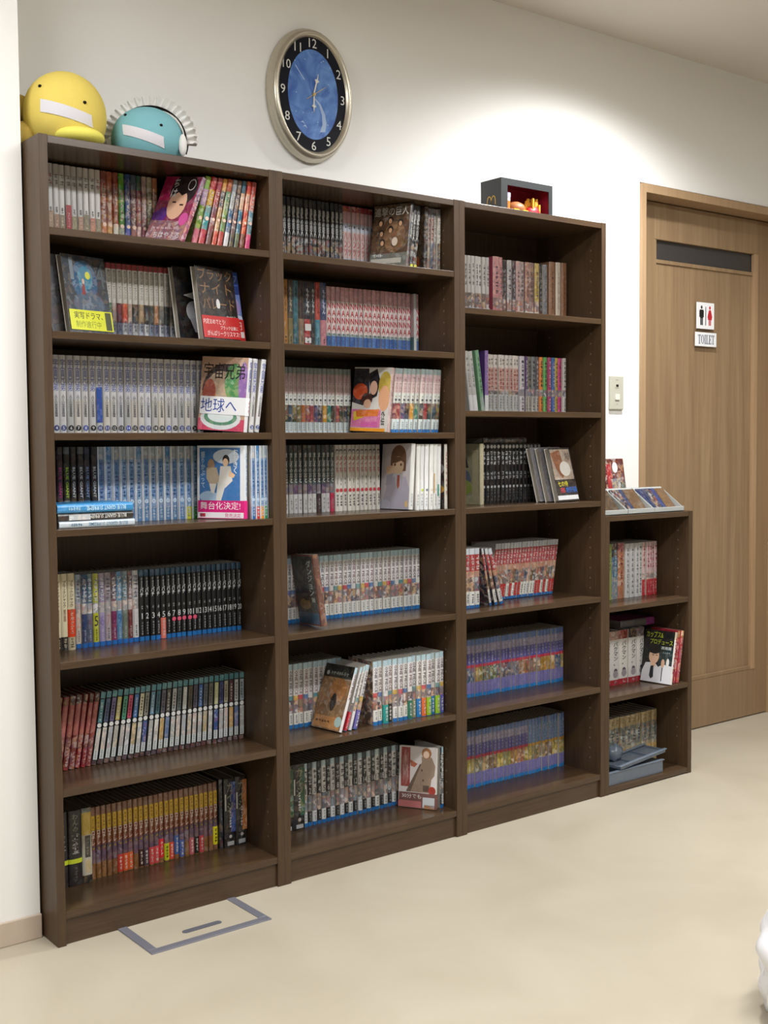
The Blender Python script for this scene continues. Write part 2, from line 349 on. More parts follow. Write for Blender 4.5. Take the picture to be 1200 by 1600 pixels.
def make_cover(st, t, rng):
    h, dp = st['h'], st['d']; mb = MB(); th = .0008
    arc, b = spine_arc(t)
    side = lin(st.get('side', '#d8d4cc')); sa = st.get('sart', 0)
    z1 = h
    bands = st['bands']; tot = sum(x[0] for x in bands); tv = [rng.uniform(.86, 1.04)*rng.uniform(.98, 1.02) for _ in range(3)]; tv = [tv[0]]*3 if rng.random() < .6 else [tv[0], tv[0]*.99, tv[0]*.95]
    for L, col, art in bands:                                       # spine
        z0 = max(0, z1-h*L/tot); c = tuple(p*q for p, q in zip(lin(col), tv))
        for p, q in zip(arc, arc[1:]): mb.poly([(p[0], p[1], z0), (q[0], q[1], z0), (q[0], q[1], z1), (p[0], p[1], z1)], c, art)
        z1 = z0
    for x, sgn in ((0, 1), (t, -1)):                                # boards
        P = [(x, dp, 0), (x, 0, 0), (x, 0, h), (x, dp, h)]; mb.poly(P if sgn > 0 else P[::-1], side, sa)
        xi = x+sgn*th; Q = [(xi, dp, 0), (xi, .0006, 0), (xi, .0006, h), (xi, dp, h)]; mb.poly(Q[::-1] if sgn > 0 else Q, lin('#d9d5cc'))
        mb.poly([(x, dp, 0), (x, dp, h), (xi, dp, h), (xi, dp, 0)], lin('#d0ccc4'))
        for z in (0, h): mb.poly([(x, 0, z), (x, dp, z), (xi, dp, z), (xi, .0006, z)], side)
    for z in (0, h): mb.poly([(p[0], p[1], z) for p in arc]+[(t-th, .0006, z), (th, .0006, z)], lin(bands[0 if z else -1][1]))
    mb.poly([(th, .0006, 0), (t-th, .0006, 0), (t-th, .0006, h), (th, .0006, h)], lin('#d9d5cc'))
    y = -b-EPS; k = 0
    for it in st.get('txt', ()):
        kind = it[0]; yy = y-k*.00005; k += 1
        if kind in 'vsh':
            _, s, v0, v1, wf, col = it; put_text(mb, s, kind, t*(.5-wf/2), t*(.5+wf/2), h*(1-v1), h*(1-v0), yy, lin(col))
        elif kind == 'm':
            _, n, v0, v1, wf, col = it; marks(mb, rng, n, t*(.5-wf/2), t*(.5+wf/2), h*(1-v1), h*(1-v0), yy, lin(col))
        elif kind == 'c':
            _, v, rf, col = it; mb.poly([(x, yy, z) for x, z in disc(t/2, h*(1-v), rf*t, rf*t, 12)], lin(col))
        elif kind == 'b':
            _, v0, v1, a0, a1, col, art = it; mb.poly([(t*a0, yy, h*(1-v1)), (t*a1, yy, h*(1-v1)), (t*a1, yy, h*(1-v0)), (t*a0, yy, h*(1-v0))], lin(col), art)
    n = 0
    for it in st.get('art', ()):                                    # front cover layout, u from fore-edge to spine, v upwards
        n += 1; x = -.00006*n-.0001; kind = it[0]
        def q(u, v): u, v = min(1, max(0, u)), min(1, max(0, v)); return (x, dp*(1-u), h*v)
        if kind == 'r': _, u0, v0, u1, v1, col, a = it; mb.poly([q(u0, v0), q(u1, v0), q(u1, v1), q(u0, v1)], lin(col), a*.45)
        elif kind == 'e': _, cu, cv, ru, rv, col, a = it; mb.poly([q(u, v) for u, v in disc(cu, cv, ru, rv, 20)], lin(col), a*.45)
        elif kind == 'p': _, pts, col, a = it; mb.poly([q(u, v) for u, v in pts], lin(col), a*.45)
        elif kind == 't':
            _, s, mode, u0, v0, u1, v1, col = it; V, F, _a = glyphs(s, mode); mb.raw([q(u0+(u1-u0)*p[0], v0+(v1-v0)*p[1]) for p in V], F, lin(col))
        elif kind == 'm':
            _, nn, u0, v0, u1, v1, col = it; g = MB(); marks(g, rng, nn, 0, 1, 0, 1, 0, lin(col))
            g.v = [q(u0+(u1-u0)*(p[2]), v0+(v1-v0)*p[0]) for p in g.v]; mb.join(g)
    return mb
def make_pages(st, t):
    m = MB(); h, dp = st['h'], st['d']; e = .0009; m.box((e, .0012, .0022), (t-e, dp-.0025, h-.0022)); return m
def make_band(st, t, rng):
    v0, v1, col = st['band'][:3]; h, dp = st['h'], st['d']; m = MB(); r0 = .0016 if 'art' in st else .0004; arc, b = spine_arc(t, r0); z0, z1 = h*(1-v1), h*(1-v0); c = lin(col)
    line = [(-r0, dp*.98)]+arc+[(t+r0, dp*.98)]
    for p, q in zip(line, line[1:]): m.poly([(p[0], p[1], z0), (q[0], q[1], z0), (q[0], q[1], z1), (p[0], p[1], z1)], c)
    y = -b-r0-EPS
    for it in st['band'][3:]:
        if it[0] == 'm': _, n, wf, cc = it; marks(m, rng, n, t*(.5-wf/2), t*(.5+wf/2), z0+(z1-z0)*.1, z1-(z1-z0)*.1, y, lin(cc))
        elif it[0] == 'r': _, u0, a0, u1, a1, cc = it; m.poly([(-r0-.0001, dp*(1-u), z0+(z1-z0)*v) for u, v in ((u0, a0), (u1, a0), (u1, a1), (u0, a1))], lin(cc))
        elif it[0] == 't':
            _, s, mode, u0, a0, u1, a1, cc = it; V, F, _a = glyphs(s, mode); m.raw([(-r0-.0002, dp*(1-(u0+(u1-u0)*p[0])), z0+(z1-z0)*(a0+(a1-a0)*p[1])) for p in V], F, lin(cc))
    return m
STUFF = MB(); NB = [0, 0]
def book(st, t, Mx, label=None, group=None, stuff=False, rng=random, name='comic_book'):
    cv = make_cover(st, t, rng); pg = make_pages(st, t); bd = make_band(st, t, rng) if 'band' in st else None
    if stuff:
        pg.m = [1]*len(pg.f)
        if bd: cv.join(bd)
        cv.join(pg); STUFF.join(cv.xform(Mx)); NB[1] += 1; return
    NB[0] += 1
    r = thing(name, label, 'book', Mx, group)
    obj('cover', cv, r, 'print'); obj('page_block', pg, r, 'pages')
    if bd: obj('paper_band', bd, r, 'print')
    return r
def run(y, z, xs, styles, label, group, lean=(0, 0), stuff=False, ext=0, gap=.0013, jy=.0035, seed=1):
    """xs: left edges plus the end, or (x0, x1, n); styles: function of i -> style dict"""
    rng = random.Random(seed)
    if len(xs) == 3 and isinstance(xs[2], int): xs = [xs[0]+(xs[1]-xs[0])*i/xs[2] for i in range(xs[2]+1)]
    n = len(xs)-1
    for i in range(-ext, n):
        if i < 0: xa = xs[0]+i*(xs[1]-xs[0]); xb = xa+(xs[1]-xs[0])
        else: xa, xb = xs[i], xs[i+1]
        a = math.radians(lean[0]+(lean[1]-lean[0])*max(i, 0)/max(1, n-1))
        a2 = math.radians(lean[0]+(lean[1]-lean[0])*min(n-1, max(i, 0)+1)/max(1, n-1))
        st = styles(i if i >= 0 else 0, rng); t = (xb-xa)*math.cos(a)-gap-st['h']*abs(a-a2)
        yy = y+rng.uniform(-jy, jy) if y+st['d'] < .27 else y+rng.uniform(-jy, 0)
        lift = t*math.sin(a) if a > 0 else 0
        Mx = T(xa, yy, z+lift+.0002) @ Ry(a)
        if a < 0: Mx = T(xa, yy, z+.0002) @ Ry(a)
        lb = label(i) if callable(label) else label
        book(st, t, Mx, lb, group, stuff or i < 0, rng)
def faceout(st, t, x, y, z, yaw, tilt, lean, label, rng=random, group=None):
    wd, h = st['d'], st['h']
    R = Rz(math.radians(yaw)) @ Rx(math.radians(tilt)) @ Ry(math.radians(lean))
    L = R @ T(wd, 0, 0) @ Rz(math.pi/2)
    zs = [(L @ Vector(p)).z for p in [(a, b, 0) for a in (0, t) for b in (-.0042, wd)]]
    return book(st, t, T(x, y, z-min(zs)+.0003) @ L, label, group, False, rng)

WHT = '#dedcd8'
def mk(fmt, bands, txt=(), side='#cfcac2', **k): return dict(h=fmt[0], d=fmt[1], bands=bands, txt=list(txt), side=side, **k)
def pick(L, i): return L[i % len(L)]

def nw(n):
    L = 'zero one two three four five six seven eight nine ten eleven twelve thirteen fourteen fifteen sixteen seventeen eighteen nineteen'.split()
    return L[n] if n < 20 else 'twenty'+('' if n == 20 else '-'+L[n-20])
# ---- bookcase under the plush toys -------------------------------------------------
# top shelf: white run, colourful run, leaning colourful run
def s_white(i, g):
    foot = ['#a88a6c', '#a07a60', '#8c7c60', '#a3252c', '#948a68', '#b08468', '#8a8068', '#c07a62', '#8a8266'][i % 9]
    b = [(.14, '#d6d0c8', 0), (.16, '#dcd8d0', 0), (.42, WHT, 0), (.28, '#e2ddd2', 0)]
    tx = [('m', 2, .13, .18, .8, '#8a8688' if i not in (0, 8) else '#c07078'), ('m', 2, .21, .27, .8, '#8a8688' if i not in (0, 8) else '#c07078'), ('m', 2, .56, .62, .4, '#a09c98')]
    if i == 3: tx += [('b', .52, 1, 0, 1, foot, 0), ('m', 6, .62, .82, .5, '#e6b8b8')]
    else: tx += [('b', .66 if i % 3 else .62, .99, .06, .94, foot, .1), ('m', 3, .57, .64, .4, '#4c4a48'), ('m', 3, .68, .82, .4, '#d8c8b0')]
    return mk((.174, .113), b, tx)
run(.158, 1.602, [.079+(.212-.079)*k/9 for k in range(10)], s_white, lambda i: 'white-spined comic with a dark red foot among white comics, top shelf' if i == 3 else 'white-spined comic with tan foot on the top shelf under plush toys', 'white comics under the yellow plush', ext=3, seed=11)
CN = ['brick red', 'orange', 'scarlet', 'bright green', 'royal blue', 'grey purple', 'green and red', 'pale pink', 'cream', 'pale orange']
CC = [('#8a3a2c', '#a8604c', '#d08050'), ('#b8583c', '#c88050', '#e2b070'), ('#8c2a1c', '#a85a40', '#e6e0d0'), ('#5aa82c', '#58a030', '#8a9a88'), ('#2c4c88', '#4468a8', '#3a62b8'), ('#4a5a70', '#7a5058', '#a87068'), ('#3c6a50', '#9a3a40', '#d8b0b0'), ('#b8a098', '#a87c80', '#b0606a'), ('#b8b098', '#8a8868', '#a05858'), ('#c07848', '#a06048', '#a85848')]
def s_col(i, g):
    a, b, c = CC[i % 10]; return mk((.174, .113), [(.2, a, .25), (.5, b, .5), (.3, c, .35)], [('m', 5, .22, .66, .5, '#d8c8b8'), ('c', .72, .34, '#e6c8b4')], side=b, sart=.4)
run(.158, 1.602, [.212, .228, .243, .258, .274, .289, .305, .318, .332, .347, .362], s_col, lambda i: f'slim comic with {CN[i % 10]} spine right beside the white comics, top shelf', 'colourful comics on the top shelf', seed=12)
LN = ['lime and lilac', 'yellow and crimson', 'red and maroon', 'orange and black', 'orange and green', 'white and sky blue', 'brown', 'teal and orange', 'vermilion', 'red and hot pink']
LC = [('#8ab83c', '#c8a8d0', '#7ab020', '#e07890'), ('#c82838', '#e8b818', '#38b0b0', '#c81848'), ('#b03440', '#a83038', '#803040', '#582030'), ('#d89838', '#282020', '#c8a070', '#d04020'), ('#d06840', '#6aa068', '#58a048', '#d05040'), ('#a8b0b8', '#c0c8c8', '#3878a8', '#e8e8ea'), ('#786050', '#604840', '#886868', '#504838'), ('#2c6880', '#e8b890', '#2880a0', '#486848'), ('#d83820', '#f0b090', '#e04828', '#703828'), ('#b84840', '#d87060', '#6898a8', '#e03880')]
def s_lean(i, g):
    a, b, c, d = LC[i % 10]; return mk((.174, .113), [(.18, a, .3), (.24, b, .4), (.34, c, .5), (.24, d, .25)], [('m', 4, .2, .45, .5, '#e8d8d0'), ('c', .6, .32, '#f0d0c0')], side=a, sart=.5)
run(.05, 1.602, [.392, .411, .431, .448, .463, .480, .496, .511, .526, .541, .556], s_lean, lambda i: f'comic with {LN[i % 10]} spine leaning right, top shelf under plush toys', 'leaning colourful comics on the top shelf', lean=(15, 8.5), seed=13, jy=.002)
CH = mk((.170, .113), [(.4, '#8a6a90', .5), (.6, '#c05878', .5)], [('m', 6, .1, .6, .5, '#e8d0d8')], side='#8c2c54', art=[
    ('r', 0, 0, 1, 1, '#8a2a50', .3), ('r', 0, .62, .45, 1, '#b8205c', .3), ('p', [(0, .3), (.35, .3), (.42, .52), (.2, .5), (0, .42)], '#5c2a86', .2),
    ('e', .62, .8, .36, .26, '#2c2426', .1), ('e', .56, .56, .25, .24, '#e2b294', .05), ('p', [(.28, .84), (.92, .84), (.86, .70), (.76, .75), (.62, .70), (.5, .75), (.34, .68)], '#2a2224', 0),
    ('r', .42, .58, .52, .605, '#3a2420', 0), ('r', .64, .54, .74, .565, '#3a2420', 0), ('r', 0, 0, 1, .3, '#9c6a74', .95), ('e', .88, .33, .12, .1, '#d85aa0', .2),
    ('e', .8, .87, .1, .09, '#c8c4c4', 0), ('e', .8, .87, .085, .075, '#2c2426', 0), ('t', 'ちは', 'v', .30, .66, .46, .97, '#d8d4d0'), ('t', 'ちはやふる', 'h', .2, .03, .92, .12, '#e6e2e6'), ('m', 6, .1, .16, .8, .2, '#d8b8c0')])
faceout(CH, .015, .312, .132, 1.602, -66, -21, 8, 'comic turned to show its purple cover with a portrait, top shelf')

# second shelf
def s_arakawa(i, g):
    top = '#a04448' if i < 12 else '#cdcac0'
    fig = pick(['#4a8858', '#b09890', '#70303a', '#d84c28', '#c8b0a0', '#3a3a3e', '#b09878', '#2c3034', '#48504c', '#c88858', '#8a8c88', '#505858', '#8c8c80'], i)
    return mk(B_, [(.07, top, 0), (.42, '#d4d0c8', 0), (.24, fig, .35), (.22, pick(['#c8ccd2', '#7c88a0', '#68748e', '#b8bcc8', '#8890a4', '#b0b4bc', '#9098a8'], i), .2)], [('v', '荒川アンダーザブリッジ', .09, .46, .55, '#6c6a66'), ('v', '中村光', .74, .89, .6, '#2c3040')])
run(.147, 1.377, [.213, .229, .242, .257, .271, .283, .299, .314, .327, .340, .353, .368, .383, .401], s_arakawa, lambda i: 'pale comic without red head at the end of the red-headed row' if i == 12 else f"red-headed white comic with {['green', 'beige', 'maroon', 'orange', 'pale', 'black', 'tan', 'ink black', 'dark grey', 'copper', 'light grey', 'slate'][i]} figure, second shelf under plush toys", 'white comics with red heads', seed=21)
run(.147, 1.377, [.402, .420], lambda i, g: mk(B_, [(.6, '#d0cdc2', 0), (.4, '#c8c8c4', .3)], [('m', 8, .08, .5, .4, '#8a887e'), ('b', .72, 1, .0, .9, '#28345c', .2)]), 'cream comic with a navy foot closing the red-headed white row', 'white comics with red heads', seed=22)
# dark picture comics leaning and showing covers
faceout(mk(B_, [(1, '#a8aaae', .2)], [], side='#7c7e84', art=[('r', 0, 0, 1, 1, '#6c6e74', .4)]), .016, .054, .078, 1.377, 14, -7, -3, 'grey comic leaning behind the dark blue cover, second shelf')
faceout(mk(B_, [(1, '#24282c', .1)], [], side='#2c343c', art=[
    ('r', 0, 0, 1, 1, '#2c343c', .35), ('e', .48, .68, .3, .26, '#1c5880', .5), ('e', .5, .72, .17, .15, '#2888a8', .5), ('e', .56, .75, .06, .05, '#d8d848', .1), ('e', .52, .38, .36, .16, '#44586c', .4),
    ('p', [(.38, .5), (.46, .5), (.47, .62), (.42, .66)], '#8a2c2c', .2), ('e', .44, .67, .03, .035, '#d8b8a0', 0), ('t', '1', 'h', .16, .68, .24, .96, '#7c8890'), ('t', '4', 'h', .76, .62, .95, .92, '#5c6468')],
    band=(.70, .955, '#d9dc2c', ('t', '実写ドラマ、', 'h', .12, .55, .78, .9, '#1c1c18'), ('t', '制作進行中', 'h', .14, .12, .72, .46, '#8a9420'), ('r', .84, .05, .98, .95, '#4c5030'))),
    .016, .083, .046, 1.377, 17.8, -8.6, -.8, 'dark blue comic cover with large numeral and a yellow paper band')
faceout(mk(B_, [(1, '#bcbab4', 0)], [], side='#1a1a1c', art=[('r', 0, 0, 1, 1, '#141416', .1), ('p', [(.2, .62), (.6, .7), (.5, .56)], '#c8c8c8', 0), ('e', .45, .4, .22, .15, '#b8bac0', .2), ('p', [(.3, .3), (.7, .35), (.75, .1), (.4, .12)], '#a8aab0', .2), ('e', .5, .42, .06, .06, '#141416', 0)]),
    .015, .378, .083, 1.377, 12, -7.5, -1, 'black comic cover with grey ink drawing, behind a red-banded comic')
faceout(mk(B_, [(1, '#2a2422', .1)], [('m', 7, .1, .6, .5, '#8a6a4a')], side='#221d1c', art=[
    ('r', 0, 0, 1, 1, '#241f1d', .15), ('t', 'ブラック', 'h', .06, .82, .94, .98, '#8a6a4a'), ('t', 'ナイト', 'h', .08, .63, .9, .78, '#8a6a4a'), ('t', 'パレード', 'h', .1, .42, .94, .58, '#8a6a4a'),
    ('e', .5, .5, .05, .07, '#d8d8d8', .1), ('r', .45, .22, .56, .44, '#2c2c2e', .2), ('t', '中村光', 'h', .68, .29, .94, .35, '#d8d4cc')],
    band=(.67, .97, '#c02c2c', ('t', '内定おめでとう!', 'h', .05, .62, .62, .86, '#f4e8e4'), ('t', 'ブラック企業に', 'h', .48, .4, .95, .58, '#f4e8e4'), ('t', 'がんばリークリスマス!', 'h', .12, .1, .97, .34, '#f4e8e4'), ('m', 4, .5, '#f0d8d8'))),
    .016, .414, .034, 1.377, 14.5, -8.2, -.4, 'dark brown comic cover with big lettering and a red paper band')

faceout(mk(B_, [(1, '#3a58a8', .1)], [], side='#5068b0', art=[
    ('r', 0, 0, 1, 1, '#6c86c8', .15), ('r', 0, .8, 1, 1, '#3f5cac', .1), ('r', 0, .68, 1, .8, '#2c3f80', .1), ('t', 'ク', 'h', .78, .82, .97, .97, '#98aade'), ('e', .85, .5, .12, .12, '#a890c8', .3), ('e', .9, .33, .12, .06, '#c8d4ec', .05)],
    band=(.67, .97, '#c02c2c', ('t', '円', 'h', .78, .5, .94, .86, '#f0dcd8'), ('r', .84, .14, .99, .42, '#e8dcd8'))),
    .016, .4425, .060, 1.377, 14.5, -8.2, -.4, 'blue comic cover with red paper band half hidden behind a brown one')

# third shelf: numbered white row
def s_uchu(v0):
    def f(i, g):
        n = i+v0; return mk(B_, [(.56, '#d8d8dc', 0), (.44, pick(['#d4d4d4', '#d0d2d8', '#c8cac8', '#d8d4cc'], i), .05)],
            [('v', '宇宙兄弟', .05, .46, .72, '#7078ac'), ('v', '小山宙哉', .5, .79, .42, '#4c4c50')] +
            ([('b', .40, .86, .0, .86, '#2c58b0', .15)] if n == 10 else []) + [('c', .93, .40, pick(['#3c4880', '#50588a', '#202428', '#202428', '#4858a8', '#202428'], i)), ('h', str(n), .91, .95, .42, '#f0f0f0')])
    return f
run(.147, 1.154, (.075, .473, 22), s_uchu(4), lambda i: f'white comic numbered {nw(i+4)} with purple lettering, third shelf under plush toys', 'numbered white comics on the third shelf', ext=3, seed=31)
run(.018, 1.154, [.525, .540], s_uchu(26), 'white comic numbered twenty-six right beside the rainbow globe cover', 'numbered white comics on the third shelf', lean=(5, 5), seed=32)
run(.018, 1.154, [.543, .558], s_uchu(27), 'white comic numbered twenty-seven leaning last in the third shelf row', 'numbered white comics on the third shelf', lean=(8, 8), seed=33)
faceout(mk(B_, [(1, '#dcdce0', .1)], [('v', '宇宙兄弟', .05, .46, .7, '#5c64a0')], side='#b89a88', art=[
    ('r', 0, 0, 1, 1, '#c4a088', .3), ('e', .5, .55, .46, .36, '#4a4040', .3), ('e', .45, .54, .34, .27, '#c8b098', .6), ('e', .72, .66, .2, .26, '#58a060', .7), ('e', .92, .66, .1, .28, '#9a70b8', .5), ('e', .2, .5, .14, .2, '#b05848', .5),
    ('r', 0, 0, 1, .16, '#d04868', .3), ('e', .48, .17, .44, .16, '#e0e4e4', .2), ('e', .48, .18, .36, .11, '#58987a', .5), ('e', .48, .2, .28, .09, '#dfe8e8', .1),
    ('t', '宇宙兄弟', 'h', .06, .7, .95, .92, '#2c2628')],
    band=(.54, .78, '#f0f0f2', ('t', '地球へ', 'h', .04, .12, .82, .9, '#1c3c98'), ('m', 3, .4, '#d0a0a8'))),
    .016, .440, .118, 1.154, -58, -3, 4, 'comic cover of a rainbow globe behind a white paper band')

# fourth shelf
BGN = ['plum', 'lime lettered', 'black', 'charcoal', 'blue black', 'ink black']
def s_bg(i, g):
    return mk(B_, [(.09, pick(['#201c20', '#5c6468', '#302c2c', '#6c706c', '#24304c', '#20242c'], i), .1), (.6, pick(['#2c1c28', '#22261f', '#1f1d1e', '#232124', '#1c2434', '#1c1e24'], i), .1), (.31, pick(['#241c22', '#8a8c8e', '#1f1d1e', '#3a3a3c', '#2860a0', '#1c2848'], i), .3)],
        [('s', 'BLUE GIANT', .26, .66, .42, pick(['#b83878', '#a8d030', '#c8ccc8', '#c8c8cc', '#8098c0', '#c0c4c8'], i))], side='#2a2a2c')
run(.147, .940, (.082, .183, 6), s_bg, lambda i: f'{BGN[i % 6]} comic spine in the dark group, fourth shelf under plush toys', 'dark comics on the fourth shelf', ext=3, seed=41)
def s_ook(foot=None):
    def f(i, g):
        ft = foot[i] if foot else {12: '#c8c838', 13: '#38a048'}.get(i, '#5c88b8')
        return mk(B_, [(.17, pick(['#b8c4d0', '#4c90c8', '#b0bcc4', '#a8b8c4'], i), .35), (.66, pick(['#7098c8', '#88acd4', '#6c98c8', '#7ca4d0'], i), .22), (.17 if ft != '#5c88b8' else .17, ft, .05)],
            [('b', 0, 1, 0, .14, '#dfe6ee', 0), ('b', 0, 1, .9, 1, '#dfe6ee', 0), ('m', 9, .2, .68, .5, '#4a70a8'), ('c', .735, .3, '#c8dcf0'), ('h', str(i+1), .722, .748, .26, '#3c68a8'), ('m', 4, .8, .97, .45, '#d4e2ee')])
    return f
run(.147, .940, (.183, .455, 14), s_ook(), lambda i: {12: 'sky blue comic with yellow foot, fourth shelf under plush toys', 13: 'sky blue comic with green foot, fourth shelf under plush toys'}.get(i, f'sky blue comic with small numeral {nw(i+1)} on its spine, fourth shelf'), 'sky blue comics on the fourth shelf', seed=42)
FT = ['#2868b0', '#d82c2c', '#f0a020', '#28a060']
run(.02, .940, [.5305, .544, .557, .570, .5835], s_ook(FT), lambda i: f"sky blue comic with {['blue', 'red', 'orange', 'emerald'][i]} foot beside the jumping players cover", 'sky blue comics on the fourth shelf', seed=43)
faceout(mk(B_, [(1, '#dce4ec', .1)], [('m', 8, .1, .7, .5, '#88a8c8')], side='#e4e8ec', art=[
    ('r', 0, 0, 1, 1, '#e8ebee', 0), ('r', .05, .2, .92, .97, '#3f78b8', .12), ('e', .62, .85, .28, .1, '#cfdcea', .1), ('e', .25, .3, .2, .08, '#a8c4e0', .1),
    ('e', .3, .74, .075, .075, '#b89878', .1), ('p', [(.2, .7), (.42, .7), (.5, .5), (.28, .46), (.2, .55)], '#c0b098', .15), ('e', .62, .8, .075, .075, '#2a2422', .05), ('e', .61, .77, .06, .055, '#e8c4a4', 0),
    ('p', [(.5, .72), (.72, .72), (.76, .52), (.6, .42), (.46, .5)], '#e4e0da', .05), ('p', [(.44, .5), (.62, .48), (.5, .22), (.4, .24)], '#dcdad4', .05), ('p', [(.26, .48), (.42, .48), (.36, .34), (.3, .36)], '#e4e2dc', 0), ('p', [(.7, .66), (.82, .6), (.78, .56), (.68, .58)], '#e8c098', 0),
    ('t', 'おおきく', 'v', .77, .62, .88, .95, '#f0f4f8'), ('t', '振りかぶって', 'v', .08, .42, .17, .92, '#c8dcf0')],
    band=(.75, .995, '#d8247c', ('t', '舞台化決定!', 'h', .07, .5, .93, .93, '#faf4f6'), ('r', .02, .03, 1, .34, '#efe8ec'), ('t', '発売決定', 'h', .6, .07, .94, .3, '#d8247c'), ('r', .06, .08, .18, .28, '#d83050'))),
    .015, .437, .121, .940, -56.5, -1, .4, 'blue sky comic cover of two jumping baseball players, pink paper band')
# stacked volumes lying before the dark group
for k, (nm, col, tc, zz) in enumerate((('blue', '#3c94d0', '#bfe0f4', .9945), ('black', '#34302c', '#d0d0cc', .9745), ('white', '#c4d0dc', '#6888a0', .9565))):   # top to bottom
    st = mk(B_, [(1, col, .08)], [('s', 'BLUE GIANT SUPREME', .1, .62, .5, tc), ('m', 5, .7, .86, .5, tc)] + ([('b', .58, .86, .2, .9, '#c8ccd0', .3)] if k == 1 else []), side=col)
    th = .0195 if k == 0 else (.0175 if k == 1 else .0160)
    Mx = T(.024+.002*k, .008+.002*(k % 2), zz) @ Ry(math.pi/2)
    book(st, th, Mx, f'{nm} comic lying flat in the stack of three, fourth shelf', 'comics lying flat on the fourth shelf')

# fifth shelf
def s_bj(i, g):
    st = mk(B_, [(.10, '#cabf9e', 0), (.72, '#d8cdae', 0), (.18, '#2a2622' if i == 0 else '#c0b496', .1)], [('v', 'ブラックジャック', .09, .44, .5, '#3c342c'), ('v', '創作秘話', .46, .62, .4, '#8a6a50'), ('m', 4, .84, .97, .5, '#d8ccb0' if i == 0 else '#4c4438')])
    if i == 1: st['band'] = (.47, .83, '#d8401c', ('m', 5, .5, '#f0b8a0'))
    return st
run(.147, .643, [.085, .102, .121], s_bj, lambda i: 'cream comic with a red-orange paper band, fifth shelf under plush toys' if i else 'cream comic with a black foot, fifth shelf under plush toys', 'cream comics on the fifth shelf', ext=3, seed=51)
PC = [('#a8b8c4', '#d4c8bc', 'silver'), ('#2c5078', '#243c6c', 'navy'), ('#38708c', '#58607c', 'steel blue'), ('#b0b840', '#b8bc28', 'yellow green'), ('#8c88b0', '#9890bc', 'lavender'), ('#a8a0ac', '#b4a8b0', 'lilac grey'), ('#5c4a60', '#7c1c58', 'plum'), ('#5c98c0', '#5088b4', 'light blue'), ('#5c8898', '#6c7c70', 'sage'), ('#786064', '#702424', 'wine'), ('#c8ccd0', '#d4d4d6', 'white')]
def s_pc(i, g):
    a, b, _ = PC[i % 11]; return mk(J_, [(.4, a, .3), (.14, '#c8c8cc', .6), (.4, b, .12), (.06, '#2468b8', 0)], [('m', 6, .06, .38, .75, '#d8d8dc' if i not in (0, 5, 10) else '#706c78'), ('h', str(i+2), .58, .72, .62, ['#c89888', '#2c4070', '#785868', '#20242c', '#7c6ca0', '#a87c80', '#6c1850', '#286098', '#586858', '#601c1c', '#c0c0c4'][i % 11]), ('m', 5, .76, .92, .3, '#c8ccd4' if i not in (0, 3, 5, 10) else '#40444c')])
run(.158, .643, [.126, .140, .155, .169, .184, .200, .216, .231, .246, .260, .273, .290], s_pc, lambda i: f'{PC[i % 11][2]} comic spine between the cream pair and black row, fifth shelf', 'mixed colour comics on the fifth shelf', seed=52)
def s_tegami(i, g):
    n = i+1; st = mk(J_, [(.09, '#28506c', .1), (.85, '#1d1d1f', 0), (.06, '#2470b8', 0)], [('v', 'テガミ', .11, .25, .34, '#c4c8c8'), ('v', 'バチ', .25, .38, .66, '#d8dcdc'), ('m', 1, .5, .56, .4, '#a8acac'), ('h', str(n), .61, .69, .55 if n < 10 else .8, '#d8dada')] + [('m', 5, .73, .92, .34, '#b8bcbc')], side='#26282a')
    if 7 <= n <= 11: st['txt'].append(('c', .735, .42, '#e05878'))
    if n == 5: st['band'] = (.70, .995, '#e07868', ('m', 5, .5, '#f4d8d0'))
    return st
run(.158, .643, (.290, .581, 20), s_tegami, lambda i: f"black comic numbered {nw(i+1)} with blue head{' and pink dot' if 7 <= i+1 <= 11 else ' and salmon band' if i == 4 else ''}, fifth shelf", 'numbered black comics on the fifth shelf', seed=53)

# sixth shelf, leaning row
def s_red6(i, g): return mk(J_, [(.12, '#5c3c2c', .5), (.42, '#a85c58', .15), (.2, '#84342f', .5), (.26, pick(['#8a3030', '#8c3434', '#a81c28', '#a82430', '#9c2c30'], i), .4)], [('m', 3, .6, .72, .5, '#c89888'), ('m', 4, .76, .96, .6, '#d8b8b4')], side='#8a2428')
run(.158, .355, [.083, .099, .115, .129, .142, .156], s_red6, 'red comic spine leaning at the start of the sixth shelf row', 'leaning red comics on the sixth shelf', lean=(8, 9.5), ext=3, seed=61)
HC = ['#38808c', '#48587c', '#6c6490', '#c8bc70', '#489878', '#c84868', '#3c70b4', '#d0ccb0', '#8a8c84', '#5c8ca8', '#2c6070', '#585868', '#4c4840', '#b0b4b4', '#58686c', '#c4c8c4', '#4a4434', '#4c4860', '#2c64a8', '#5c6470', '#6c6c64', '#c8cc98', '#3c4478', '#b0ac98', '#5c3c40', '#c4c8c8', '#a0b0b8']
HN = ['teal', 'slate blue', 'violet', 'straw', 'sea green', 'raspberry', 'cobalt', 'ivory', 'grey', 'sky', 'deep teal', 'graphite', 'umber', 'silver', 'pewter', 'off white', 'olive brown', 'aubergine', 'blue', 'steel', 'khaki grey', 'pale yellow', 'indigo', 'stone', 'maroon', 'white', 'ice blue']
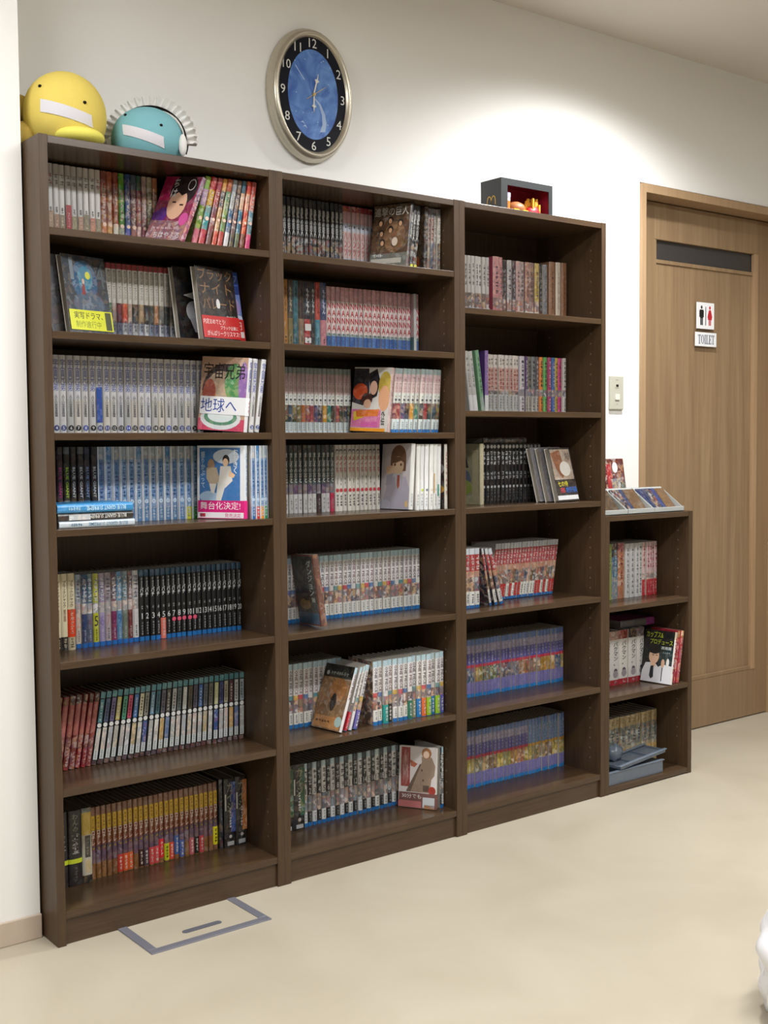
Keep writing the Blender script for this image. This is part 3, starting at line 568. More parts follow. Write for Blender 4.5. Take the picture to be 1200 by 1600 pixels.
def s_h6(i, g): return mk(J_, [(.94, '#191b1d', 0), (.06, '#5c4448', .3)], [('b', 0, .085, .06, .94, '#4c8890', .15), ('b', .10, .42, .12, .90, HC[i % 27], .08), ('b', .50, .80, .12, .92, ['#c8ccc8', '#3c5ca0', '#c8c4b8', '#d0b070', '#c8b890', '#d0ccc8', '#bcc0c0', '#c8c4c0', '#6c84b0', '#d0d2d0', '#c0c4c8', '#d2cec8', '#c4c8c8'][i*5 % 13], .42), ('b', .80, .93, .12, .92, '#ccd2d2', .04), ('m', 6, .14, .4, .4, '#2c3034' if i % 3 else '#dfe4e4'), ('c', .46, .42, '#d4d6d4'), ('m', 4, .8, .92, .3, '#7c8484')], side='#3a4448')  # black spine edges paint in the shaded gaps between the leaning books
run(.158, .355, (.156, .582, 27), s_h6, lambda i: f'leaning comic with {HN[i % 27]} upper spine and white roundel, sixth shelf', 'leaning roundel comics on the sixth shelf', lean=(9.5, 1), seed=62)

# bottom shelf
run(.145, .077, [.088, .122], lambda i, g: mk(B_, [(1, '#201e1f', .05)], [('v', 'わんの', .04, .28, .45, '#8c8a78'), ('m', 5, .3, .58, .6, '#b8b4b0'), ('m', 5, .74, .95, .25, '#6c6864')], side='#201e1f', band=(.64, .70, '#c4d02c')), 'thick black comic with lime stripe, bottom shelf under plush toys', 'thick comics on the bottom shelf', ext=2, seed=71)
run(.148, .077, [.123, .149], lambda i, g: mk(B_, [(.06, '#788078', .3), (.3, '#d0b048', .15), (.54, '#c0bcae', .1), (.1, '#262422', .2)], [('b', .37, .66, .25, .8, '#403e38', .1), ('m', 6, .4, .63, .3, '#8c8878'), ('b', .7, .86, .3, .8, '#c8b488', .1)]), 'thick white and yellow comic on the bottom shelf under plush toys', 'thick comics on the bottom shelf', seed=72)
FB = {5: '#c03c30', 6: '#d05830', 7: '#d06030', 9: '#3c2018', 10: '#4c3c48', 11: '#c84848', 12: '#c84c50', 13: '#d02430', 14: '#b8c028', 15: '#d04838', 16: '#3c5c98', 17: '#4c60a0', 19: '#b86068', 20: '#20241f', 21: '#b84048', 24: '#d8cc24'}
def s_brown(i, g):
    st = mk(J_, [(.12, '#8a6450', .15), (.22, '#a47c28', .1), (.2, '#8c4a28', .1), (.24, '#5a4258', .2), (.22, '#80562c', .15)], [('b', .12, .32, .18, .82, '#d4ab1e', .05), ('m', 3, .14, .30, .4, '#8c6414'), ('v', 'ロチレ', .33, .53, .66, '#f0e4da'), ('m', 1, .56, .6, .5, '#b8a028')], side='#7c5a3c')
    if i in FB: st['band'] = ((.66 if i in (13, 16, 24) else .74), (.93 if i in (13, 16, 24) else .985), FB[i], ('m', 4, .5, '#eee0d0' if i not in (14, 24) else '#404018'))
    return st
FBN = {5: 'brick red', 6: 'flame', 7: 'amber red', 9: 'dark brown', 10: 'grey purple', 11: 'coral red', 12: 'salmon red', 13: 'tall crimson', 14: 'lime', 15: 'tomato', 16: 'tall blue', 17: 'slate blue', 19: 'dusty pink', 20: 'black', 21: 'rose red', 24: 'bright yellow'}
run(.158, .077, (.149, .501, 25), s_brown, lambda i: f'brown and yellow comic with {FBN[i]} foot band, bottom shelf row' if i in FBN else 'brown and yellow comic without foot band, bottom shelf row', 'brown and yellow comics on the bottom shelf', seed=73)
run(.150, .077, [.501, .513], lambda i, g: mk(B_, [(1, '#232a34', .25)], [('m', 8, .1, .6, .4, '#888c90')], side='#202428'), 'slim navy comic between brown row and two thick black comics', 'thick comics on the bottom shelf', seed=74)
def s_kaiji(blot, txt='カイジ', sub='人間'):
    def f(i, g): return mk((.182, .128), [(1, '#1b1b1c', .1)], [('b', .05, .78, .55, .98, blot, .3), ('v', txt, .06, .48, .55, '#8c8a76'), ('b', .22, .46, .02, .14, '#c8c8c4', 0), ('m', 7, .42, .72, .22, '#d4d4d0'), ('c', .84, .14, '#b0a8a4'), ('b', .91, .97, .2, .8, '#a8aaac', .1)], side='#1b1b1c')
    return f
run(.147, .077, [.513, .547], s_kaiji('#24488c'), 'thick black comic with a blue panel and large lettering, bottom shelf', 'thick comics on the bottom shelf', seed=75)
run(.147, .077, [.547, .581], s_kaiji('#b06a30'), 'thick black comic with an orange panel and large lettering, bottom shelf', 'thick comics on the bottom shelf', seed=76)

# ---- middle bookcase -------------------------------------------------
def s_shin(v0):
    def f(i, g): return mk(J_, [(.12, '#34383c', .1), (.46, '#1a1a1b', .05), (.42, pick(['#2c2e2e', '#383434', '#3c3836', '#302e34'], i+v0), .6)], [('v', '進撃の巨人', .13, .56, .7, '#c8c8c4'), ('h', str(i+v0), .60, .66, .45, '#b8b8b8'), ('m', 3, .74, .95, .35, '#8c8884')] + ([('b', .92, .98, .2, .9, '#d8d848', 0)] if v0 > 15 else []), side='#222222')
    return f
run(.158, 1.602, (.722, .920, 14), s_shin(1), None, None, stuff=True, ext=5, seed=81)
def s_pink(i, g): return mk((.174, .113), [(.09, '#a83038', .4), (.18, '#d0a4a8', .1), (.13, '#c4c8d4', .1), (.42, '#ccb4b0', .05), (.06, '#b4bcd0', .1), (.12, '#b81c48', 0)], [('m', 1, .30, .36, .5, '#3c4868'), ('v', 'ハンツ', .42, .78, .7, '#b03438'), ('m', 1, .9, .97, .5, '#e8a8b0')])
run(.158, 1.602, (.920, 1.026, 7), s_pink, None, None, stuff=True, seed=82)
def cov_shin(): return mk(J_, [(.12, '#34383c', .1), (.88, '#222222', .2)], [('v', '進撃の巨人', .13, .56, .7, '#c8c8c4')], side='#4a3a2c', art=[
    ('r', 0, 0, 1, 1, '#54402c', .4), ('r', 0, 0, 1, .22, '#6c7068', .4), ('r', .02, .06, .85, .14, '#b8b4a8', .1), ('e', .62, .48, .3, .25, '#7c5a38', .5)] +
    [('e', a, b, .075, .06, '#2c2018', .2) for a, b in ((.22, .72), (.48, .75), (.76, .7), (.5, .6), (.26, .55), (.62, .38), (.3, .4))] + [('e', a, b-.015, .045, .04, '#c89c78', 0) for a, b in ((.22, .72), (.48, .75), (.76, .7), (.5, .6), (.26, .55), (.3, .4))] +
    [('e', .64, .4, .08, .07, '#d8c8b8', 0), ('t', '進撃の巨人', 'h', .04, .82, .96, .96, '#d8d6d0'), ('m', 3, .06, .16, .35, .22, '#d8d8d4')])
faceout(cov_shin(), .016, .982, .118, 1.602, -66, -10, .5, 'brown comic cover crowded with small heads, top shelf of middle bookcase')
run(.05, 1.602, [1.049, 1.064, 1.079, 1.094], s_shin(18), lambda i: 'black comic with white lettering and yellow tab leaning on the top shelf', 'leaning black comics with yellow tabs', lean=(7, 6), seed=83)
faceout(mk(J_, [(1, '#2a2220', .3)], [('m', 6, .1, .6, .5, '#a8a098')], side='#4a3426', art=[('r', 0, 0, 1, 1, '#4a3a2c', .4), ('e', .6, .15, .25, .14, '#c06030', .4), ('e', .45, .5, .3, .25, '#3a2c22', .3)]), .013, 1.109, .16, 1.602, -86, -2, 0, 'dark comic with flame-orange patch pulled forward beside yellow-tab comics')
def s_shin2(i, g): return mk(J_, [(.14, '#6c6c70', .3), (.4, pick(['#b8a8a4', '#c4a8a4', '#9c9c98', '#c8c4bc'], i), .25), (.46, pick(['#a8988c', '#44547c', '#8a7c78', '#3c3430'], i), .5)], [('m', 5, .16, .52, .7, '#8c4c48' if i < 2 else '#e4e2dc'), ('m', 3, .6, .9, .4, '#c8c4bc')])
run(.055, 1.602, [1.135, 1.147, 1.159, 1.171, 1.183], s_shin2, lambda i: f"{['beige', 'pink and blue', 'grey', 'white and black'][i]} comic spine by the right wall, top shelf of middle bookcase", 'assorted comics by the right wall', lean=(3, 1), seed=84)
MC = ['#a87434', '#444038', '#34707c', '#403430', '#1e2836', '#20262e', '#b4443c', '#38466c']; MF = ['#a87838', '#807044', '#386c78', '#8a7864', '#b0343c', '#202830', '#3c88a0', '#c07c88']
MN = ['ochre', 'dark olive', 'teal', 'brown', 'navy with striped foot', 'black', 'red and blue', 'blue and pink']
def s_moya(i, g): return mk(B_, [(.55, MC[i % 8], .12), (.45, MF[i % 8], .2)], [('v', 'もやしもん', .1, .46, .5, ['#4c3018', '#c8c0a8', '#243438', '#1c1814', '#e4e4e4', '#d8d8d8', '#2c1418', '#d8d8e4'][i % 8])] + ([('b', .62, .72, 0, 1, '#d8d4d0', 0), ('b', .82, .9, 0, 1, '#d8d4d0', 0)] if i == 4 else []) + [('m', 3, .8, .96, .3, '#4c4440')])
run(.147, 1.377, [.713, .730, .747, .764, .782, .803, .818, .835, .856], s_moya, lambda i: f'{MN[i % 8]} comic beside the red-lettered row, second shelf of middle bookcase', 'mixed comics on the second shelf of the middle bookcase', ext=4, seed=85)
def s_nana(i, g): return mk((.176, .113), [(.22, '#d8a4ac', .25), (.5, '#dfd0ce', .03), (.04, '#9cb0b0', .2), (.24, pick(['#3c64a0', '#4070b0', '#3860a4'], i), .1)], [('v', 'NANA', .24, .68, .8, '#b02434'), ('m', 1, .71, .75, .4, '#38444c'), ('m', 4, .78, .97, .3, '#6890c8')])
run(.158, 1.377, (.863, 1.157, 19), s_nana, None, None, stuff=True, seed=86)
run(.158, 1.377, [1.174, 1.187], s_nana, None, None, stuff=True, seed=87)
faceout(mk(J_, [(1, '#c8ccc8', .1)], [], side='#a8b4ac', art=[('r', 0, 0, 1, .3, '#5c8488', .3), ('r', 0, .3, 1, 1, '#d8b8bc', .2)]), .010, 1.160, .262, 1.377, -88, 0, 0, 'slim pale comic with teal foot wedged in the red-lettered row')
def s_nar(v0):
    def f(i, g): return mk(J_, [(.09, '#8c9c9c', .1), (.13, '#c0a8ac', .08), (.18, '#d4c0c0', .05), (.17, '#d6d8d4', 0), (.26, pick(['#2c4c40', '#2c4450', '#4c5434', '#8a7c44', '#c06c30', '#8c4450', '#a84850', '#50507c', '#2c2c34', '#d8a030', '#389080', '#3c3830', '#a0303c'], i+v0), .5), (.17, '#ccd6d8', .03)] + ([(.05, '#3470b0', 0)] if v0 else []), [('m', 1, .12, .2, .5, '#c89c9c'), ('v', 'ナルト', .22, .38, .62, '#a87c80'), ('m', 1, .42, .45, .3, '#303438'), ('c', .49, .26, '#585c60'), ('m', 1, .52, .55, .3, '#303438'), ('m', 4, .83, .96, .35, '#6c7c84')])
    return f
run(.158, 1.154, (.721, .945, 16), s_nar(0), None, None, stuff=True, ext=6, seed=88)
run(.045, 1.154, (.992, 1.168, 11), s_nar(5), lambda i: f"leaning comic with {['mauve', 'red', 'violet', 'charcoal', 'gold', 'teal', 'umber', 'crimson', 'dark green', 'slate', 'olive'][i]} picture on its spine beside the bright cover", 'leaning picture-spine comics on the third shelf', lean=(6, 4), seed=89)
faceout(mk(J_, [(1, '#c8b0b0', .2)], [('m', 8, .1, .8, .5, '#b07c80')], side='#d8d4d0', art=[
    ('r', 0, 0, 1, 1, '#d6d2cc', .1), ('p', [(0, .98), (.4, .98), (.45, .6), (.3, .4), (0, .45)], '#2c2c34', .15), ('p', [(.4, .9), (.62, .98), (.72, .8), (.66, .55), (.5, .5)], '#1f1f26', .1), ('e', .2, .62, .2, .13, '#c04c24', .3), ('e', .86, .72, .17, .22, '#c8b048', .3), ('e', .86, .52, .15, .2, '#e0a880', .1), ('e', .56, .68, .1, .11, '#dfb49c', .05),
    ('e', .4, .5, .15, .1, '#4a2c28', .2), ('e', .42, .43, .1, .07, '#d8ac90', .1), ('r', 0, .06, .8, .34, '#d878a8', .35), ('p', [(.05, .3), (.3, .34), (.35, .22), (.08, .16)], '#e0c030', .2), ('p', [(.12, .32), (.76, .35), (.72, .24), (.15, .22)], '#e07830', .3), ('r', 0, 0, .94, .05, '#e89820', .1), ('r', .28, .06, .72, .15, '#d060a0', .2), ('t', '外伝', 'v', .82, .1, .92, .32, '#1c1c1c')]),
    .016, .925, .138, 1.154, -64, -6, 2.6, 'bright comic cover with orange and yellow hair patches, third shelf')
def s_mashiro(i, g): return mk(B_, [(.1, '#40484a', .2), (.48, pick(['#485254', '#3c4c4c', '#44585a', '#3c4a50'], i), .15), (.14, pick(['#6c6470', '#787078', '#584868'], i), .25), (.28, '#c0c0c0' if i not in (7, 10) else '#3a2c30' if i == 7 else '#c02c50', .08)], [('v', 'ましろのおと', .11, .55, .72, '#dadcd8'), ('m', 3, .78, .96, .35, '#8c8c90')], side='#3c4244')
run(.147, .940, (.711, .876, 11), s_mashiro, None, None, stuff=True, ext=5, seed=90)
def s_redt(i, g): return mk(B_, [(.14, '#c8c4c0', .2), (.86, '#dedad2', .03)], [('c', .09, .36, '#4c4c4e'), ('c', .10, .24, '#c8beb6'), ('v', 'メイち', .16, .42, .7, '#b83c44'), ('m', 1, .45, .64, .25, '#6c6864'), ('c', .685, .40, '#c04048'), ('m', 4, .75, .93, .5, '#2c2a2c')])
run(.147, .940, (.876, 1.034, 11), s_redt, None, None, stuff=True, seed=91)
run(.03, .940, (1.066, 1.161, 6), lambda i, g: mk(B_, [(1, '#e6e8e8', .02)], [('c', .7, .26, pick(['#e4e8e0', '#b8d040', '#70788c', '#dccac0', '#c8c8c8', '#d8d8d8'], i)), ('m', 4, .75, .95, .35, '#a8b0b4')] + ([('b', .45, .75, 0, .2, '#c89848', 0)] if i == 4 else [('b', .62, .8, .1, .4, '#28a088', .2)] if i == 5 else [])), lambda i: f"clean white comic with {['pale', 'lime', 'slate', 'peach', 'ochre streak', 'teal streak'][i]} mark, fourth shelf of middle bookcase", 'clean white comics on the fourth shelf', lean=(2.2, 1.5), seed=92)
faceout(mk(B_, [(1, '#e4e6e6', .02)], [('m', 4, .75, .95, .4, '#a8b0b4')], side='#c8c4c8', art=[
    ('r', 0, 0, 1, 1, '#cfc8ca', .06), ('e', .58, .79, .27, .19, '#7a5640', .12), ('r', .31, .58, .85, .76, '#7a5844', .1), ('e', .58, .67, .2, .14, '#e6c8a8', .03), ('p', [(.34, .8), (.82, .8), (.8, .7), (.68, .74), (.5, .71), (.36, .7)], '#7a5640', .1), ('e', .47, .68, .03, .02, '#5c3c2c', 0), ('e', .68, .68, .03, .02, '#5c3c2c', 0),
    ('p', [(.3, .48), (.86, .5), (1, .3), (1, 0), (.1, 0), (.12, .2)], '#b4b0c0', .08), ('p', [(.46, .54), (.72, .54), (.68, .38), (.58, .3), (.5, .4)], '#c8d0d8', 0), ('p', [(.57, .52), (.65, .52), (.66, .36), (.6, .3), (.56, .36)], '#b85848', .05), ('e', .32, .6, .16, .07, '#e2c0a0', .03), ('p', [(.2, .52), (.42, .55), (.38, .38), (.18, .36)], '#a8a4b4', .06), ('e', .92, .08, .06, .05, '#e2c488', 0), ('e', .18, .06, .2, .08, '#c4c4d4', .05)]),
    .015, 1.036, .150, .940, -90, -4.7, -.9, 'pale comic cover of a student with bobbed brown hair and red tie')
faceout(mk(B_, [(1, '#dcd8d0', .05)], [('m', 7, .1, .8, .5, '#b08c80')], side='#30302e', art=[('r', 0, 0, 1, 1, '#2a2a2a', .4), ('e', .7, .62, .3, .1, '#9c9c9c', .3), ('e', .7, .3, .3, .08, '#d0a040', .3)]), .011, 1.169, .155, .940, -89, 0, 0, 'white-spined comic with a black and grey cover, end of the fourth shelf')
def s_one(k):
    def f(i, g):
        foot = None
        if k: foot = [None, None, '#2c9890', '#2c2820', None, None, None, '#2c7058', '#8a8c68', '#2478b8', '#e06a34', '#90b828', '#2470a8', '#90b828', '#5858a8'][i % 15] if k == 2 else ['#d03848', '#d8d8d8', '#6c64a8', '#d03858'][i % 4] if k == 3 else None
        b = [(.09, '#b4d0dc', .1), (.4, '#dcdadc', .03), (.07, pick(['#5878a8', '#5c9098', '#c04858', '#d8d8d8', '#c8a858'], i*3+k), .2), (.2, pick(['#a89498', '#7c6c70', '#b88c7c', '#8c8494', '#a8a0a8', '#c0a48c'], i*5+k), .75), (.18, '#dcdcd8', .02), (.06, '#2870b0', 0)]
        st = mk(J_, b, side='#a08878' if k == 2 and i == 0 else '#cfcac2', sart=.9 if k == 2 and i == 0 else 0, txt=[('s', 'ONE PIECE', .10, .48, .56, pick(['#48404c', '#5c3c40', '#4c4048', '#6c3c3c'], i)), ('m', 4, .78, .92, .32, '#5c6068')])
        if foot: st['band'] = (.70, .99, foot, ('m', 4, .45, '#e8e8e4'))
        return st
    return f
run(.158, .643, (.768, 1.186, 27), s_one(0), None, None, stuff=True, ext=6, seed=93)
faceout(mk((.188, .128), [(1, '#6c4a40', .2)], [], side='#4c4c44', art=[
    ('r', 0, 0, 1, 1, '#8c5040', .1), ('r', .02, .02, .96, .98, '#454640', .35), ('r', .02, .02, .96, .18, '#506c84', .25), ('e', .4, .3, .25, .08, '#a88850', .4), ('e', .5, .55, .3, .2, '#38382f', .4), ('t', 'ダンジョン', 'v', .64, .42, .86, .92, '#d4dcd8'), ('t', '飯', 'h', .72, .33, .88, .4, '#e0e4e0')]),
    .016, .752, .138, .643, -97, 6, -3.5, 'dark picture comic leaning back before the long white row, fifth shelf')
run(.160, .355, (.724, .903, 11), s_one(1), None, None, stuff=True, ext=5, seed=94)
run(.036, .355, [.823, .838, .853, .867], s_one(3), lambda i: f"white comic with {['red', 'white', 'violet'][i]} foot band leaning beside the dark headed cover", 'comics leaning in the sixth shelf', lean=(19, 15), seed=95)
run(.045, .355, (.925, 1.183, 15), s_one(2), lambda i: f"white comic with {['blue', 'cream', 'teal', 'black', 'plain', 'speckled', 'grey', 'pine green', 'olive', 'azure', 'orange', 'lime', 'cerulean', 'apple green', 'violet'][i]} foot, front row of sixth shelf", 'front row comics on the sixth shelf', seed=96)
faceout(mk(J_, [(.1, '#b4d0dc', .1), (.9, '#dcdadc', .1)], [('s', 'ONE PIECE', .1, .5, .5, '#5c3c40')], side='#8a6a44', art=[
    ('r', 0, 0, 1, 1, '#8a6a48', .55), ('r', 0, .8, 1, 1, '#23241f', .15), ('e', .62, .62, .28, .18, '#a8703c', .5), ('e', .55, .42, .1, .14, '#2c2420', .2), ('r', .05, .02, .95, .2, '#c08850', .35), ('e', .88, .14, .12, .08, '#a8c4c0', .1), ('e', .14, .86, .05, .035, '#d0d0cc', 0), ('m', 7, .24, .84, .86, .9, '#9a9c94'), ('m', 5, .1, .09, .6, .14, '#4a2c1c')]),
    .010, .786, .142, .355, -83, -21, -.5, 'dark headed comic cover of brown treasure colours leaning on the sixth shelf')
run(.147, .077, [.727, .766], s_kaiji('#2c5838'), 'thick black comic with a green panel and large lettering, middle bookcase', 'thick comics on the bottom shelf', seed=97, ext=2)
def s_tokyo(v0):
    def f(i, g):
        n = i+v0; od = n % 2; return mk(J_, [(.09, '#b0ccd8' if od else '#1c3848', .1), (.42, '#d8d8d8' if od else '#222426', .02), (.26, pick(['#8c9498', '#70787c', '#a09ca4', '#b8a49c', '#6c7078', '#889098'], i), .6), (.17, '#d4d6d6' if od else '#232426', .02), (.06, '#2468a8', 0)],
            [('m', 3, .11, .36, .8, '#6c6c70' if od else '#c8caca'), ('h', str(n), .40, .49, .5 if n < 10 else .8, '#2c2e30' if od else '#dcdcdc'), ('m', 3, .79, .92, .35, '#606468' if od else '#b0b4b4')])
    return f
run(.158, .077, (.766, 1.108, 22), s_tokyo(1), None, None, stuff=True, seed=98)
run(.05, .077, [1.167, 1.1755, 1.184], s_tokyo(24), lambda i: f"{['dark', 'white'][i]} comic spine tucked behind the long coat cover, bottom shelf", 'comics behind the coat cover', seed=99)
faceout(mk(J_, [(1, '#d8d4d0', .05)], [], side='#d8d0cc', art=[
    ('r', 0, 0, 1, 1, '#dad4d4', .06), ('r', .06, .34, .3, .98, '#9c4844', .2), ('p', [(.3, .78), (.5, .72), (.42, .66), (.32, .68)], '#b86850', .1), ('p', [(.6, .84), (.88, .84), (.98, .7), (.96, .55), (.88, .48), (.84, .26), (.2, .26), (.42, .5), (.62, .76)], '#9c8674', .1), ('p', [(.2, .26), (.32, .26), (.6, .72), (.56, .72)], '#6c5c50', .1), ('e', .74, .9, .13, .09, '#a8744c', .1), ('e', .73, .88, .08, .06, '#e8cdb8', 0), ('e', .62, .62, .02, .02, '#5c4c40', 0), ('e', .66, .46, .02, .02, '#5c4c40', 0), ('r', .66, .28, .82, .38, '#5c4a40', .1), ('e', .9, .3, .1, .07, '#a83c30', .15), ('m', 6, .1, .36, .26, .96, '#d8b8b4')],
    band=(.75, .995, '#7a5450', ('r', 0, .02, .62, .45, '#b87070'), ('t', '30分でも', 'h', .1, .62, .62, .92, '#f0ecea'), ('m', 3, .4, '#d8c0bc'), ('r', .66, .05, .98, .75, '#c8ccd0'), ('r', .7, .02, .98, .25, '#d0905c'))),
    .011, 1.084, .138, .077, -59, -5, 0, 'white comic cover of a person in long brown coat, dark paper band')

# ---- bookcase under the toy box -------------------------------------------------
run(.150, 1.505, (1.356, 1.457, 7), lambda i, g: mk(J_, [(.62, '#c4c0bc', .04), (.38, '#8c7c78', .7)], [('m', 4, .12, .5, .5, '#6c6868'), ('b', .86, 1, 0, 1, pick(['#a8a8b0', '#8c98b8', '#b0a8a4'], i), .3)]), None, None, stuff=True, ext=4, seed=101)
run(.148, 1.505, [1.470, 1.499, 1.515, 1.519+.001, 1.531, 1.552, 1.566, 1.585, 1.605, 1.624, 1.646, 1.667], lambda i, g: mk((.182, .12) if i < 2 else J_, [(.68, ['#c89090', '#c08888', '#2c2624', '#2c2624', '#b8b8bc', '#302c38', '#c0a0a0', '#a89490', '#b08070', '#8c6c60', '#c0a850'][i % 11], .3), (.18, '#b09088', .7), (.14, ['#b87078', '#c08088', '#3c3838', '#3c3838', '#a8b0c0', '#4c5070', '#c8a0a0', '#d0ccc8', '#d0ccc8', '#d4d0cc', '#d0ccc8'][i % 11], .1)], [('m', 6, .15, .62, .45, '#6c5c60' if i not in (2, 3, 5) else '#b8b4b8')], side='#a84c60' if i == 0 else '#8c7c7c'), None, None, stuff=True, seed=102)
run(.148, 1.505, [1.669, 1.688, 1.706], lambda i, g: mk(J_, [(1, ['#2c2826', '#7c7c80'][i % 2], .2)], [('m', 7, .15, .85, .4, '#a8a8ac')]), None, None, stuff=True, seed=103)
run(.140, 1.505, [1.7085, 1.735, 1.758, 1.782], lambda i, g: mk((.186, .128), [(1, ['#8c6850', '#c8bcae', '#8a6248'][i % 3], .08)], [('m', 8, .15, .8, .3, ['#6c4c38', '#a89888', '#6a4634'][i % 3])], side='#8c6850'), lambda i: f"{['tan', 'cream', 'brown'][i]} hardback at the end of the top shelf below the toy box", 'brown hardbacks below the toy box', seed=104, gap=.0008)
# second shelf
run(.135, 1.216, [1.368, 1.386, 1.404], lambda i, g: mk((.182, .128), [(.72, '#b8b8b4', .1), (.28, '#d4d4d4', .02)], [('m', 6, .1, .6, .4, '#8c8c88')]), 'white comic leaning left beside a green one, below the toy box', 'white comics leaning left', lean=(-8, -8), seed=111)
run(.135, 1.216, [1.412, 1.428], lambda i, g: mk((.186, .128), [(.75, '#78a480', .08), (.25, '#98a89c', .1)], [('m', 7, .1, .7, .4, '#3c5848')], side='#78a480'), 'green comic leaning left on the second shelf below the toy box', None, lean=(-8, -8), seed=112)
run(.142, 1.216, [1.4295, 1.445], lambda i, g: mk((.186, .128), [(.72, '#8468a4', .08), (.28, '#d4d4d8', .02)], [('m', 7, .1, .68, .3, '#b8a8c8')], side='#5c3c80'), 'purple comic with white foot on the second shelf below toy box', None, seed=113)
run(.148, 1.216, (1.446, 1.582, 9), lambda i, g: mk(J_, [(.22, '#c8c0b8', .1), (.4, '#b89890', .1), (.06, '#6c6464', .5), (.32, '#b0b0ae', .05)], [('m', 2, .06, .18, .5, '#5c5454'), ('m', 5, .24, .6, .6, '#a05048'), ('m', 5, .7, .94, .35, '#505050')]), None, None, stuff=True, seed=114)
SC = ['#c8c4cc', '#5c4470', '#6c6c64', '#787c7c', '#4c4c50', '#d07838', '#58a858', '#a83464', '#3c68a8', '#c0a848', '#c83c80', '#c8c4bc']
run(.148, 1.216, [1.586, 1.609, 1.620, 1.638, 1.655, 1.671, 1.688, 1.705, 1.722, 1.739, 1.756, 1.772, 1.788], lambda i, g: mk(J_, [(.58, SC[i % 12], .12), (.12, '#8c8890', .6 if i > 1 else .1), (.3, SC[i % 12] if i > 4 or i == 0 else '#a8a49c', .15)], [('m', 6, .06, .54, .5, '#403c44' if i not in (1, 4, 7, 8) else '#d0c8d0'), ('m', 4, .72, .96, .4, '#403c40' if i not in (7, 8) else '#d8d0d4')], side=SC[i % 12]), None, None, stuff=True, seed=115)
# third shelf
def s_blk(i, g): return mk(B_, [(1, '#17171a', .04)], [('c', .05, .4, '#b8b8b8'), ('m', 3, .12, .36, .75, '#c4c6c6'), ('m', 2, .46, .60, .7, '#a8aaac'), ('c', .72, .3, '#b0b2b2'), ('m', 4, .75, .96, .3, '#8c8e90')], side='#1c1c1e')
run(.148, .940, (1.421, 1.672, 16), s_blk, None, None, stuff=True, ext=1, seed=121)
st = mk(B_, [(1, '#3c3c40', .3)], [('m', 6, .1, .9, .5, '#8c8c90')], side='#222226')
book(st, .017, T(1.430, .150, 1.1405) @ Ry(math.pi/2), 'dark comic lying flat on top of the black skull row')
for k, (c, nm) in enumerate((('#4c4c50', 'charcoal'), ('#6c6c70', 'ash grey'))):
    faceout(mk((.170, .105), [(1, c, .1)], [], side=c, art=[('r', 0, 0, 1, 1, c, .2)]), .015, 1.612-.020*k, .0485+.018*k, .940, 6, -14.1, -.6, f'{nm} comic tilted behind the dark cover, its page edges showing')
faceout(mk(B_, [(1, '#c8c0a0', .1)], [], side='#a8a488', art=[('r', 0, 0, 1, 1, '#a8a488', .3), ('p', [(0, 1), (.4, 1), (.62, .6), (0, .62)], '#383c40', .3), ('e', .2, .42, .5, .2, '#6c7c90', .4), ('e', .4, .28, .36, .13, '#a8b858', .4), ('r', 0, 0, 1, .14, '#c0bc98', .4), ('r', .74, .1, .96, .9, '#c4bc98', .15)]), .016, 1.386, .243, .940, -90, 0, 0, 'comic cover in sand and green tones, third shelf below the toy box')
faceout(mk((.168, .105), [(1, '#5c5c60', .2)], [], side='#2c2a2a', art=[('r', 0, 0, 1, 1, '#2b2726', .15), ('r', .04, .4, .96, .97, '#a89888', .35), ('p', [(.05, .9), (.5, .96), (.6, .5), (.4, .42), (.2, .6)], '#8c5a3c', .3), ('e', .62, .6, .25, .14, '#d8d4cc', .15), ('m', 6, .72, .72, .94, .94, '#4c443c'), ('r', .02, .02, .98, .10, '#c8c8c8', .1), ('t', '七の侍', 'h', .14, .27, .6, .37, '#d8cc30'), ('t', '完結', 'h', .2, .15, .4, .25, '#d04858'), ('t', '絶好調', 'h', .46, .15, .96, .26, '#3468b8')]), .016, 1.634, .030, .940, 6, -14.1, -.6, 'dark comic cover with brown drawing and coloured lettering, third shelf')
# fourth shelf
RD = ['#9c2c30', '#a83438']
def s_rd(foots, side='#cfcac2', sart=0):
    def f(i, g):
        ft = pick(foots, i); return mk(J_, [(.1, '#c8d0d8', .05), (.28, '#a8343a', .06), (.1, '#c09078', .3), (.24, pick(['#a08068', '#8c6c60', '#58607c', '#b08c7c', '#70603c', '#6c7078'], i), .7), (.23, ft, .03), (.05, '#2c68a8', 0)], [('m', 3, .11, .37, .75, '#e0d0d0'), ('m', 4, .76, .92, .4, '#3c3c44' if ft != '#b82c2c' else '#e0b8b8')], side=side, sart=sart)
    return f
run(.08, .639, [1.293, 1.310, 1.331, 1.351], s_rd(['#dcdcd8']), 'white and red comic standing in the front group below the toy box', 'red and white comics in the front group', seed=131)
run(.08, .639, [1.392, 1.412, 1.436, 1.456], s_rd(['#dcdcd8'], '#3c3e5c', .8), 'white and red comic leaning left in the front group below toy box', 'red and white comics leaning left in the front group', lean=(-11, -16), seed=132, gap=.004)
run(.158, .639, (1.500, 1.738, 19), s_rd(['#b82c2c', '#b82c2c', '#dcdcd4', '#b82c2c', '#dcdcd4', '#b82c2c', '#b82c2c', '#dcdcd4', '#d8d8d0', '#d4d4d0', '#dcdcd4', '#d8d8d4']), None, None, stuff=True, lean=(9, 9), ext=3, seed=133)
